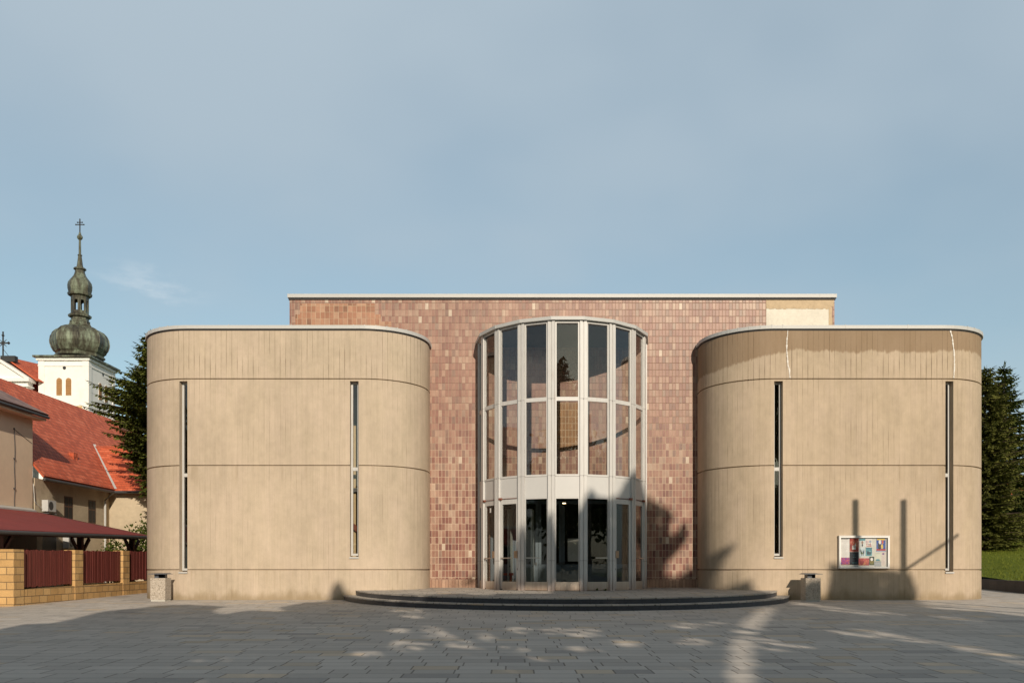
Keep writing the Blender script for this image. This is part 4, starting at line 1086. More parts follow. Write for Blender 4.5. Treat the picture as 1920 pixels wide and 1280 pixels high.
# ------------------------------------------------------------------ church
M['lime_white'] = simple('lime_white_render', (0.83, 0.81, 0.77), 0.92, var=0.07, scale=0.35, bump=0.15, bscale=4, dirt=((0.66, 0.60, 0.50), 0.3))
M['louvre'] = simple('ochre_louvre', (0.36, 0.19, 0.07), 0.7, var=0.15, scale=2)
def patina():
    m, g, b = new_mat('copper_patina')
    p = geo_pos(g); x, y, z = g.sep(p)
    n = g.noise(g.vmath('MULTIPLY', p, (0.9, 0.9, 0.30)).outputs[0], 1.0, 5.0, 0.65)
    n2 = g.noise(g.vmath('MULTIPLY', p, (3.0, 3.0, 0.8)).outputs[0], 1.0, 4.0, 0.6)
    f = g.m('ADD', g.m('MULTIPLY', n, 0.7), g.m('MULTIPLY', n2, 0.35))
    col = g.ramp(f, [(0.40, (0.032, 0.028, 0.022)), (0.51, (0.090, 0.085, 0.058)), (0.60, (0.180, 0.205, 0.145)), (0.72, (0.34, 0.39, 0.28))])
    band = g.m('FRACT', g.m('MULTIPLY', z, 1.25)); col = g.mix(g.m('MULTIPLY', g.step(0.08, 0.02, band), 0.45), col, (0.05, 0.045, 0.035))
    g.set(b.inputs['Base Color'], col); b.inputs['Roughness'].default_value = 0.48; b.inputs['Metallic'].default_value = 0.25
    g.set(b.inputs['Normal'], g.bump(n2, 0.3, 0.08))
    return m
M['patina'] = patina()
M['iron'] = simple('black_iron', (0.03, 0.03, 0.03), 0.5, var=0.1)
tw = thing('church_tower', (-57.8, 113.65, gz(45)), 'white church tower with greened copper onion dome and double-barred cross', 'church tower')
TX0, TX1, TY0, TY1, TZ = -61.0, -54.6, 110.0, 117.3, 27.6
w = MB(); w.box(TX0, TX1, TY0, TY1, -.2, TZ)
w.box(TX0-.02, TX0+.75, TY0-.07, TY0+.6, 14, TZ-.003); w.box(TX1-.75, TX1+.07, TY0-.07, TY0+.75, 14, TZ-.003); w.box(TX1-.6, TX1+.07, TY1-.75, TY1+.02, 14, TZ-.003)
w.box(TX0-.09, TX1+.09, TY0-.09, TY1+.09, TZ-.75, TZ-.55)
w.box(TX0-.25, TX1+.25, TY0-.25, TY1+.25, TZ, TZ+.35)
two = w.build('wall', M['lime_white'], tw)
cr = MB(); cr.box(TX0-.55, TX1+.55, TY0-.55, TY1+.55, TZ+.35, TZ+.58); cr.build('cornice', M['patina'], tw)
ochre = MB(); ochre.box(-59.3, -55.4, TY0-.012, TY0+.02, 19.5, 21.75); M['ochre_stain'] = simple('rusty_stained_render', (0.56, 0.40, 0.20), 0.9, var=0.35, scale=0.8); ochre.build('stained_render', M['ochre_stain'], two)
def arched(mb, o, ex, n, wd, z0, z1, d):
    """flat arched plate, o at the middle of its foot line"""
    r = wd/2; P = [(-r, z0), (r, z0)]+[(r*math.cos(t), z1-r+r*math.sin(t)) for t in np.linspace(0, math.pi, 12)]
    def q(a, z, e): return Vector((o[0]+ex[0]*a+n[0]*e, o[1]+ex[1]*a+n[1]*e, z))
    F = [q(a, z, d) for a, z in P]; B_ = [q(a, z, -.3) for a, z in P]
    mb.face(F)
    for i in range(len(P)):
        j = (i+1) % len(P); mb.face([B_[i], B_[j], F[j], F[i]])
for (ox, oy, ex, n) in ((-58.35, TY0, (1, 0), (0, -1)), (-57.15, TY0, (1, 0), (0, -1)), (TX1, 113.1, (0, 1), (1, 0)), (TX1, 114.75, (0, 1), (1, 0))):
    f = MB(); arched(f, (ox, oy), ex, n, .94, 23.0, 25.45, .03); fo = f.build('belfry_window', M['lime_white'], tw)
    l = MB(); arched(l, (ox, oy), ex, n, .72, 23.1, 25.35, .05)
    for z in np.arange(23.2, 25.0, .22):
        l.obox((ox, oy), ex, n, -.33, .33, .051, .09, z, z+.10)
    l.build('louvre', M['louvre'], fo)
for (ox, oy, ex, n) in ((-57.7, TY0, (1, 0), (0, -1)), (TX1, 113.9, (0, 1), (1, 0))):
    h = MB(); h.face([(ox+ex[0]*.22*math.cos(t)+n[0]*.02, oy+ex[1]*.22*math.cos(t)+n[1]*.02, 26.65+.24*math.sin(t)) for t in np.linspace(0, 2*math.pi, 16)[:-1]]); h.build('round_opening', M['iron'], tw)
CXd, CYd = -57.55, 113.65
def Z(zy): return EYE+(1062-(zy/3.2+380))/14.07
def Rr(w_): return w_/3.2/14.07/1.11
prof = [(148, 934), (150, 926), (140, 915), (150, 905), (164, 880), (172, 855), (173, 842), (169, 815), (158, 793), (140, 775), (112, 762), (84, 752), (66, 742), (59, 730), (56, 722)]
dm = MB(); dm.lathe((CXd, CYd), [(Rr(a)*1.03, Z(z)) for a, z in prof], 8, False, R(22.5))
dm.lathe((CXd, CYd), [(Rr(62), Z(722)), (Rr(62), Z(712)), (Rr(54), Z(708))], 8, False, R(22.5))
for k in range(8):
    a = R(22.5+45*k)
    dm.tube([(CXd+Rr(w_)*1.03*math.cos(a), CYd+Rr(w_)*1.03*math.sin(a), Z(z)) for w_, z in prof[3:]], .07, 6)
    for f_ in (.33, .67):
        b0, b1 = R(22.5+45*k), R(22.5+45*(k+1))
        dm.tube([((CXd+Rr(w_)*1.03*(math.cos(b0)*(1-f_)+math.cos(b1)*f_)), (CYd+Rr(w_)*1.03*(math.sin(b0)*(1-f_)+math.sin(b1)*f_)), Z(z)) for w_, z in prof[3:]], .03, 4)
dm.build('onion_dome', M['patina'], tw)
ln = MB()
ln.lathe((CXd, CYd), [(Rr(54), Z(712)), (Rr(54), Z(695)), (Rr(70), Z(690)), (Rr(72), Z(678)), (Rr(62), Z(672)), (Rr(54), Z(668)), (Rr(54), Z(660))], 8, False, R(22.5))
ln.lathe((CXd, CYd), [(Rr(54), Z(578)), (Rr(56), Z(568)), (Rr(72), Z(562)), (Rr(76), Z(548)), (Rr(68), Z(540))], 8, False, R(22.5))
for k in range(8):
    a0, a1 = R(22.5+45*k), R(22.5+45*(k+1)); r0 = Rr(53)
    p0, p1 = Vector((CXd+r0*math.cos(a0), CYd+r0*math.sin(a0), 0)), Vector((CXd+r0*math.cos(a1), CYd+r0*math.sin(a1), 0))
    t = (p1-p0).normalized(); n = Vector((t.y, -t.x, 0)); L = (p1-p0).length; c = (p0+p1)/2
    for (a, b_) in ((-L/2, -L/2+.19), (L/2-.19, L/2)):
        ln.obox((c.x, c.y), (t.x, t.y), (n.x, n.y), a, b_, -.16, .03, Z(661), Z(577))
    # arch head
    zs = Z(600); rr_ = L/2-.19
    P = [(rr_*math.cos(q), zs+rr_*math.sin(q)) for q in np.linspace(0, math.pi, 8)]
    for (xa, za), (xb, zb) in zip(P[:-1], P[1:]):
        def pq(a, z, e=0.0): return (c.x+t.x*a+n.x*e, c.y+t.y*a+n.y*e, z)
        ln.face([pq(xa, za), pq(xb, zb), pq(xb, Z(577)), pq(xa, Z(577))]); ln.face([pq(xa, za, -.12), pq(xb, zb, -.12), pq(xb, Z(577), -.12), pq(xa, Z(577), -.12)])
    ln.obox((c.x, c.y), (t.x, t.y), (n.x, n.y), -rr_, rr_, -.1, .02, Z(661), Z(655))
ln.build('lantern', M['patina'], tw)
sp = MB()
prof2 = [(67, 541), (72, 520), (73, 500), (69, 482), (58, 466), (46, 452), (36, 438), (30, 420), (29, 408)]
sp.lathe((CXd, CYd), [(Rr(a)*1.03, Z(z)) for a, z in prof2], 8, False, R(22.5))
sp.lathe((CXd, CYd), [(Rr(30), Z(408)), (Rr(39), Z(404)), (Rr(39), Z(396)), (Rr(22), Z(392)), (Rr(18), Z(375)), (Rr(11), Z(322)), (Rr(14), Z(320)), (Rr(14), Z(314)), (Rr(8), Z(312)), (Rr(6.5), Z(226)), (Rr(13), Z(221)), (Rr(18), Z(212)), (Rr(17), Z(203)), (Rr(8), Z(192)), (Rr(7), Z(182))], 8, False, R(22.5))
sp.build('spire', M['patina'], tw)
cx = MB(); cx.box(CXd-.06, CXd+.06, CYd-.05, CYd+.05, Z(185), Z(98)); cx.box(CXd-.54, CXd+.54, CYd-.05, CYd+.05, Z(135.5), Z(131)); cx.box(CXd-.32, CXd+.32, CYd-.05, CYd+.05, Z(122), Z(118))
for a, z in ((.54, 133.2), (-.54, 133.2), (.32, 120), (-.32, 120)): cx.lathe((CXd+a, CYd), [(.03, Z(z)-.1), (.09, Z(z)), (.03, Z(z)+.1)], 8)
cx.build('cross', M['iron'], tw)

nv = thing('church_nave', (-65.5, 120, gz(45)), 'white baroque church gable with red roof and star-shaped cross', 'church')
gx = -64.95; gy = 108.6
w = MB(); hw_ = 3.3
w.box(gx-hw_, gx+hw_, gy, gy+1.2, -.2, 24.75)
w.face([(gx-hw_-.1, gy-.1, 24.95), (gx+hw_+.1, gy-.1, 24.95), (gx, gy-.1, 27.15)]); w.face([(gx-hw_-.1, gy+1, 24.95), (gx, gy+1, 27.15), (gx+hw_+.1, gy+1, 24.95)])
w.box(gx-hw_-.35, gx+hw_+.35, gy-.4, gy+1.3, 24.55, 24.95); w.box(gx-hw_-.2, gx+hw_+.2, gy-.2, gy+1.2, 23.9, 24.05)
for s_ in (-1, 1):
    a, b_ = Vector((gx+s_*(hw_+.3), gy-.35, 25.0)), Vector((gx, gy-.35, 27.35)); dn = Vector((0, 0, -.38))
    w.hexa([a+dn, b_+dn, b_+dn+Vector((0, 1.4, 0)), a+dn+Vector((0, 1.4, 0))], [a, b_, b_+Vector((0, 1.4, 0)), a+Vector((0, 1.4, 0))])
# sweeping shoulder of the gable
for k in range(10):
    a0, a1 = k/10, (k+1)/10
    def cur(t): return (gx+hw_+3.6*t, 21.3+2.2*(1-t)**2.2)
    (xa, za), (xb, zb) = cur(a0), cur(a1)
    w.face([(xa, gy+.3, 14), (xb, gy+.3, 14), (xb, gy+.3, zb), (xa, gy+.3, za)]); w.face([(xa, gy+.3, za), (xb, gy+.3, zb), (xb, gy+1.1, zb), (xa, gy+1.1, za)])
w.build('wall', M['lime_white'], nv)
nr = MB()
slab(nr, (gx+hw_+1.0, gy+.4, 24.85), (gx+hw_+6.2, gy+13, 24.0), (gx+1.4, gy+13, 29.0), (gx, gy+.4, 27.95), .15)
slab(nr, (gx-8, gy+13, 24.0), (gx-hw_-1.0, gy+.4, 24.85), (gx, gy+.4, 27.95), (gx-.2, gy+13, 29.0), .15)
slab(nr, (-63.5, 110.0, 19.0), (-61.03, 110.0, 19.0), (-61.03, 112.4, 25.0), (-63.5, 112.4, 26.3), .15)
nr.build('roof', M['red_tile'], nv)
nb = MB(); nb.box(gx-hw_+.2, gx+5.5, gy+5, gy+22, -.2, 24); nb.build('nave_wall', M['lime_white'], nv)
nc = MB(); zc = 27.75; nc.box(gx-.35, gx+1.5, gy+.3, gy+1.0, 27.2, 27.95); nc.build('ridge_cap', M['iron'], nv)
nc = MB(); X = gx-.18; Yc = gy+.6; nc.box(X-.08, X+.08, Yc-.05, Yc+.05, 27.9, 31.1); nc.box(X-.72, X+.72, Yc-.05, Yc+.05, 29.55, 29.72)
nc.lathe((X, Yc), [(.05, 30.45), (.2, 30.6), (.05, 30.8)], 8)
for s_ in (-1, 1):
    nc.lathe((X+s_*.72, Yc), [(.05, 29.45), (.2, 29.63), (.05, 29.82)], 8)
    for q in (-1, 1): nc.tube([(X, Yc, 29.63), (X+s_*.48, Yc, 29.63+q*.48)], [.08, .02], 5)
nc.tube([(X, Yc, 28.9), (X+1.0, Yc, 27.6)], .03, 4)
nc.build('cross', M['iron'], nv)

# ------------------------------------------------------------------ lawn and low wall on the right
def wallx(y): return 18.7+(y-31.2)*.186 if y > 31.2 else 18.7
def lawn_z(x, y):
    dd = max(0.0, min(1.0, (x-wallx(y))/3.0))
    return gz(31)+.42+.098*max(0.0, y-32.5)*(.35+.65*dd)-(.03 if y > 110 else 0)
ys = list(np.arange(-10, 31, 4.0))+list(np.arange(31.2, 64, 1.2))+[70, 80, 95, 120]
lw_ = MB()
for ya, yb2 in zip(ys[:-1], ys[1:]):
    xs_ = [0, .6, 1.5, 3, 6, 10, 16, 26, 45]
    for a, b_ in zip(xs_[:-1], xs_[1:]):
        q = [(wallx(ya)+.28+a, ya), (wallx(ya)+.28+b_, ya), (wallx(yb2)+.28+b_, yb2), (wallx(yb2)+.28+a, yb2)]
        lw_.face([(x, y, lawn_z(x, y)) for x, y in q], smooth=True)
def grass_mat():
    m, g, b = new_mat('mown_grass'); p = geo_pos(g)
    n = g.noise(p, 0.5, 5.0, 0.65); n2 = g.noise(p, 11.0, 4.0, 0.7)
    f = g.m('ADD', g.m('MULTIPLY', n, 0.55), g.m('MULTIPLY', n2, 0.55))
    g.set(b.inputs['Base Color'], g.ramp(f, [(0.3, (0.075, 0.105, 0.010)), (0.55, (0.145, 0.175, 0.018)), (0.8, (0.23, 0.235, 0.045))]))
    b.inputs['Roughness'].default_value = 0.9; b.inputs['Specular IOR Level'].default_value = 0.1
    g.set(b.inputs['Normal'], g.bump(n2, 1.0, 0.12)); return m
M['grass'] = grass_mat()
tag(lw_.build('lawn', M['grass'], merge=True), kind='structure')
# blades that break up the near edge of the lawn
nb_ = 9000
gxs = rng.uniform(0.3, 16, nb_); gys = 29+31*rng.random(nb_)**1.5
V = np.zeros((nb_*3, 3)); F = np.arange(nb_*3).reshape(-1, 3)
for i in range(nb_):
    x = wallx(gys[i])+gxs[i]; y = gys[i]; z = lawn_z(x, y); a = rng.uniform(0, 6.28); h = rng.uniform(.05, .13); w_ = rng.uniform(.012, .03)
    V[3*i] = (x-w_*math.cos(a), y-w_*math.sin(a), z-.01); V[3*i+1] = (x+w_*math.cos(a), y+w_*math.sin(a), z-.01); V[3*i+2] = (x+rng.uniform(-.05, .05), y+rng.uniform(-.05, .05), z+h)
M['blade'] = leaf_mat('grass_blades', (0.08, 0.115, 0.012), (0.23, 0.25, 0.05), 0.35, 0.8)
def np_mesh(name, V, F, mat, parent=None):
    me = bpy.data.meshes.new(name)
    o = ORG[parent.name] if parent is not None else (0, 0, 0)
    V = np.asarray(V, float)-np.array(o)
    k = F.shape[1]
    me.vertices.add(len(V)); me.vertices.foreach_set('co', V.ravel())
    me.loops.add(F.size); me.loops.foreach_set('vertex_index', F.ravel().astype(np.int32))
    me.polygons.add(len(F)); me.polygons.foreach_set('loop_start', np.arange(0, F.size, k, dtype=np.int32)); me.polygons.foreach_set('loop_total', np.full(len(F), k, dtype=np.int32))
    me.update(calc_edges=True); me.validate()
    me.materials.append(mat)
    ob = bpy.data.objects.new(name, me); C.objects.link(ob)
    if parent is not None: ob.parent = parent
    ORG[ob.name] = o
    return ob
tag(np_mesh('grass', V, F, M['blade']), 'short mown grass blades on the sloping lawn', 'grass', kind='stuff')
M['wall_dark'] = courses_mat('dark_low_wall', ((0.105, 0.078, 0.062), (0.08, 0.06, 0.05)), 0.9, 0.5, (0.04, 0.03, 0.025), 0.012)
rw = MB()
for ya, yb2 in ((5.0, 18.0), (18.0, 31.2), (31.2, 58.0)):
    a, b_ = wallx(ya), wallx(yb2); t0, t1 = gz(min(ya, 31))+.47, gz(min(yb2, 31))+.47
    t0 = t1 = gz(31)+.455
    rw.hexa([(a, ya, gz(ya)-.2), (a+.32, ya, gz(ya)-.2), (b_+.32, yb2, gz(yb2)-.2), (b_, yb2, gz(yb2)-.2)], [(a, ya, t0), (a+.32, ya, t0), (b_+.32, yb2, t1), (b_, yb2, t1)])
tag(rw.build('retaining_wall', M['wall_dark']), 'low dark retaining wall holding the lawn right of the hall', 'wall')

# ------------------------------------------------------------------ conifers
M['bark'] = wood_mat('bark', (0.05, 0.035, 0.025), (0.12, 0.085, 0.06))
M['needle'] = leaf_mat('spruce_needles', (0.036, 0.054, 0.013), (0.160, 0.175, 0.040), 0.12, 1.1)
M['needle_olive'] = leaf_mat('olive_needles', (0.050, 0.064, 0.015), (0.195, 0.195, 0.055), 0.12, 1.1)
M['needle_blue'] = leaf_mat('dark_needles', (0.028, 0.044, 0.014), (0.110, 0.135, 0.038), 0.12, 1.1)

def conifer(name, loc, H, rad, z_from, mat, label, cat, group=None, spacing=.34, nb=8, twig=.34, seed=1, step=.095):
    """rad(h) = branch reach at height h above the tree's base"""
    r_ = random.Random(seed)
    t = thing(name, loc, label, cat, group); X, Y, Z0 = loc
    tr = MB(); tr.tube([(X, Y, Z0-.2), (X+.03, Y, Z0+H*.4), (X, Y+.02, Z0+H*.97)], [H*.022, H*.013, .012], 10)
    Vs = []; Fs = []
    def leaf(p, d, up, L, w):
        s = d.cross(up)
        if s.length < 1e-4: return
        s.normalize(); i = len(Vs)
        Vs.extend([p, p+d*L*.45+s*w, p+d*L, p+d*L*.45-s*w]); Fs.append((i, i+1, i+2, i+3))
    h = z_from
    while h < H-.1:
        n = max(3, int(nb*(.55+.45*min(1, rad(h)/1.5))))
        a0 = r_.uniform(0, 6.28)
        for k in range(n):
            az = a0+2*math.pi*k/n+r_.uniform(-.25, .25)
            L = rad(h)*r_.uniform(.62, 1.12)
            if L < .12: L = .12
            hz = h+r_.uniform(-.12, .12); f = 1-h/H
            out = Vector((math.cos(az), math.sin(az), 0))
            lift = .30-.75*f
            P = []
            ns = max(2, int(L/step))
            for q in range(ns+1):
                u = q/ns; P.append(Vector((X, Y, Z0+hz))+out*(L*u)+Vector((0, 0, L*(lift*u+.30*f*u*u))))
            if L > .5 and r_.random() < .8: tr.tube([P[0], P[ns//2], P[-1]], [.028, .018, .006], 4, caps=False)
            side = Vector((-out.y, out.x, 0))
            for q in range(ns+1):
                u = q/ns
                if u < .12 and L > .8: continue
                tl = twig*(1.15-.75*u)*r_.uniform(.7, 1.2)*(.75+.35*min(1, L/1.5))
                for sd in (-1, 1):
                    d = (out*r_.uniform(.45, .9)+side*sd*r_.uniform(.6, 1.0)+Vector((0, 0, r_.uniform(-.45, .12)))).normalized()
                    leaf(P[q], d, Vector((r_.uniform(-.4, .4), r_.uniform(-.4, .4), 1)), tl, tl*.24)
                    if r_.random() < .9:
                        p2 = P[q]+d*tl*r_.uniform(.3, .6)
                        d2 = (d*.6+out*.5+Vector((r_.uniform(-.3, .3), r_.uniform(-.3, .3), r_.uniform(-.5, .1)))).normalized()
                        leaf(p2, d2, Vector((r_.uniform(-1, 1), r_.uniform(-1, 1), .6)), tl*.75, tl*.20)
                if r_.random() < .6:
                    leaf(P[q], (Vector((0, 0, -1))+out*.5+side*r_.uniform(-.4, .4)).normalized(), side, tl*.85, tl*.22)
            leaf(P[-1], (out+Vector((0, 0, .25))).normalized(), Vector((0, 0, 1)), twig*.8, twig*.14)
        h += spacing*r_.uniform(.8, 1.2)
    for k in range(10):
        leaf(Vector((X, Y, Z0+H-.5+k*.05)), Vector((r_.uniform(-.5, .5), r_.uniform(-.5, .5), 1)).normalized(), Vector((1, r_.uniform(-1, 1), 0)), .3, .04)
    tr.build('trunk', M['bark'], t)
    np_mesh('crown', np.array([list(v) for v in Vs]), np.array(Fs), mat, t)
    return t
def lerp_prof(tab):
    hs = [a for a, _ in tab]; rs = [b for _, b in tab]
    return lambda h: float(np.interp(h, hs, rs))
conifer('spruce_tree', (-15.25, 36.0, gz(36)), 10.7, lerp_prof([(3.9, .3), (4.4, .55), (5.1, 1.0), (6.0, 1.6), (6.8, 2.1), (7.2, 2.5), (7.8, 2.45), (8.5, 1.35), (9.2, .95), (9.9, .55), (10.7, .1)]), 4.0, M['needle'],
        'dark green spruce showing half behind the left rounded wing', 'tree', seed=5, spacing=.25, nb=10, step=.075, twig=.36)
conifer('spruce_tree', (32.3, 56.0, lawn_z(32.3, 56)), 11.6, lerp_prof([(.3, 3.3), (3, 3.0), (5.5, 2.5), (7.5, 1.8), (9.5, 1.0), (11.0, .45), (11.6, .1)]), .5, M['needle_blue'],
        'tall pointed spruce on the lawn right of the hall', 'tree', 'conifers on the lawn', spacing=.33, nb=10, twig=.44, seed=9, step=.12)
conifer('spruce_tree', (26.6, 48.0, lawn_z(26.6, 48)), 10.2, lerp_prof([(.5, 2.1), (3, 2.2), (5.5, 1.9), (8.0, 1.3), (9.4, .8), (10.2, .2)]), .5, M['needle_olive'],
        'olive toned conifer right against the right wing edge', 'tree', 'conifers on the lawn', spacing=.26, nb=12, twig=.40, seed=13, step=.11)
conifer('spruce_tree', (38.5, 60.0, lawn_z(38.5, 60)), 9.5, lerp_prof([(.3, 3.4), (4, 2.6), (7, 1.5), (9.5, .1)]), .4, M['needle_olive'],
        'shorter spreading olive conifer right of the tall spruce', 'tree', 'conifers on the lawn', spacing=.38, nb=9, twig=.42, seed=17, step=.13)

def bush(name, loc, rx, ry, rz, n, size, mat, label, group=None, stems=6, seed=3, cat='shrub'):
    r_ = np.random.default_rng(seed)
    t = thing(name, loc, label, cat, group); X, Y, Z0 = loc
    # leaf clumps on a lumpy crown
    clumps = []
    for _ in range(max(8, n//70)):
        d_ = r_.normal(size=3); d_ /= np.linalg.norm(d_); d_[2] = abs(d_[2])*1.1-.15
        clumps.append(d_*r_.uniform(.45, .95))
    Vv = np.zeros((n*4, 3))
    for i in range(n):
        c = clumps[i % len(clumps)]+r_.normal(size=3)*.17
        p = np.array([X+c[0]*rx, Y+c[1]*ry, Z0+rz*(.5+.5*c[2])])
        a = r_.normal(size=3); a /= np.linalg.norm(a); b_ = np.cross(a, r_.normal(size=3)); b_ /= np.linalg.norm(b_)
        L = size*r_.uniform(.6, 1.2)
        Vv[4*i:4*i+4] = [p, p+a*L*.5+b_*L*.28, p+a*L, p+a*L*.5-b_*L*.28]
    s_ = MB()
    for k in range(stems):
        a = 2*math.pi*k/stems; s_.tube([(X+.06*math.cos(a), Y+.06*math.sin(a), Z0-.05), (X+rx*.5*math.cos(a), Y+ry*.5*math.sin(a), Z0+rz*.7)], [.03, .012], 5)
    s_.build('stem', M['bark'], t)
    np_mesh('foliage', Vv, np.arange(n*4).reshape(-1, 4), mat, t)
    return t
M['shrub_leaf'] = leaf_mat('shrub_leaves', (0.030, 0.050, 0.010), (0.130, 0.160, 0.035), 0.3, 2.0)
M['dark_leaf'] = leaf_mat('dark_shrub_leaves', (0.014, 0.022, 0.008), (0.060, 0.075, 0.022), 0.25, 1.0)
bush('shrub', (-14.75, 34.6, gz(34)), .95, .8, 2.85, 1500, .16, M['shrub_leaf'], 'leafy green shrub standing behind the fence beside the left wing', seed=4)
bush('shrub', (-17.1, 36.4, gz(36)), .8, .7, 2.1, 700, .15, M['shrub_leaf'], 'small low shrub under the carport roof edge before the old wall', seed=6)
for i, (x, y, rx, rz, lab) in enumerate(((30.0, 62, 3.2, 2.6, 'dark shrub behind the olive conifer at the top of the lawn'), (37.5, 64, 3.4, 3.0, 'broad dark shrub behind the tall spruce at the top of the lawn'))):
    bush('shrub', (x, y, lawn_z(x, y)-.2), rx, 2.0, rz, 2200, .34, M['dark_leaf'], lab, 'shrubs at the top of the lawn', seed=20+i)
st = thing('rubble_wall', (31.5, 60.5, lawn_z(31.5, 60.5)), 'pale rough stones under the trees at the top of the lawn', 'stones')
M['stone_pale'] = simple('pale_field_stone', (0.42, 0.36, 0.28), 0.9, var=0.2, scale=3, bump=0.5, bscale=8)
r_ = random.Random(2)
for k in range(16):
    m_ = MB(); x = 28.6+k*.48+r_.uniform(-.15, .15); y = 60.3+r_.uniform(-.3, .3); s_ = r_.uniform(.22, .42); z = lawn_z(x, y)
    m_.lathe((x, y), [(s_*.7, z-.1), (s_, z+.10), (s_*.8, z+s_*.8), (s_*.3, z+s_)], 7, False, r_.uniform(0, 2))
    m_.build('stone', M['stone_pale'], st)
fh = thing('far_house', (53, 88, 4), 'distant house with red roof glimpsed through the right trees', 'house')
m_ = MB(); m_.box(48, 60, 86, 94, 0, 7.2); m_.build('wall', M['beige_render'], fh)
m_ = MB(); slab(m_, (47.5, 85.5, 7.2), (60.5, 85.5, 7.2), (60.5, 90, 10.6), (47.5, 90, 10.6), .12); slab(m_, (60.5, 94.5, 7.2), (47.5, 94.5, 7.2), (47.5, 90, 10.6), (60.5, 90, 10.6), .12); m_.build('roof', M['red_tile'], fh)

# unseen hedge added behind the trees to darken reflections in the door glass
bush('hedge', (7.0, -12.5, gz(-12.5)), 30.0, .9, 3.6, 16000, .55, M['dark_leaf'], 'added unseen dark hedge that darkens reflections in the entrance glass', seed=31, cat='hedge', stems=12)
# weeds at the foot of the doors
for (x, y, lab) in ((2.60, 26.13, 'leafy green weed by the entrance glass, left of the pair'), (2.86, 26.17, 'leafy green weed by the entrance glass, right of the pair')):
    wd_ = MB(); r_ = random.Random(int(x*100))
    for k in range(13):
        a = r_.uniform(0, 6.28); L = r_.uniform(.06, .13); d = Vector((math.cos(a), math.sin(a)*.6, r_.uniform(.5, 1.3))).normalized(); s = d.cross(Vector((0, 0, 1))).normalized(); p = Vector((x, y-.03, gz(y)+.305))
        wd_.face([p, p+d*L*.5+s*.022, p+d*L+Vector((0, 0, -.015)), p+d*L*.5-s*.022])
    tag(wd_.build('weed', M['shrub_leaf']), lab, 'weed', 'weeds at the entrance')

# ------------------------------------------------------------------ trees and poles on the sunny side, behind the camera: unseen, shaped to place the shade
def wall_y(rel):
    r = np.abs(rel); y = np.full(r.shape, YW)
    y = np.where(r < 2.8, YW-np.sqrt(np.maximum(0, 2.8**2-r**2)), y)
    c = (r >= 4.6) & (r < 6.55); y = np.where(c, YB-np.sqrt(np.maximum(0, RC**2-(6.55-r)**2)), y)
    y = np.where((r >= 6.55) & (r < 11.82), YF, y)
    c = (r >= 11.82) & (r < 13.77); y = np.where(c, YB-np.sqrt(np.maximum(0, RC**2-(r-11.82)**2)), y)
    return np.where(r >= 13.77, 60.0, y)
def shade_falls(p):
    """where the sun carries the points p (n,3): place on the square or its walls, given as the photo's grid"""
    d = -np.array(SUN)
    yw = np.full(len(p), YF)
    for _ in range(6):
        t = (yw-p[:, 1])/d[1]; yw = wall_y(p[:, 0]+t*d[0]-AX)
    t = (yw-p[:, 1])/d[1]; q = p+t[:, None]*d
    # paving: z = SLOPE*(y-26.67) (+.3 on the steps)
    tg = -(p[:, 2]-SLOPE*(p[:, 1]-26.67))/(d[2]-SLOPE*d[1]); g_ = p+tg[:, None]*d
    on = (g_[:, 0]-AX)**2+(g_[:, 1]-28.55)**2 < 7.0**2
    tg2 = -(p[:, 2]-.3-SLOPE*(p[:, 1]-26.67))/(d[2]-SLOPE*d[1]); g_ = np.where(on[:, None], p+tg2[:, None]*d, g_); tg = np.where(on, tg2, tg)
    use = tg < t
    h = np.where(use[:, None], g_, q)
    yy = np.maximum(h[:, 1], .5)
    return 960+h[:, 0]/yy*1600, 1062-(h[:, 2]-EYE)/yy*1600, h
def inside(poly, x, y):
    r = np.zeros(x.shape, bool); n = len(poly)
    for i in range(n):
        x0, y0 = poly[i]; x1, y1 = poly[(i+1) % n]
        if y0 == y1: continue
        c = ((y0 > y) != (y1 > y)) & (x < (x1-x0)*(y-y0)/(y1-y0)+x0); r ^= c
    return r
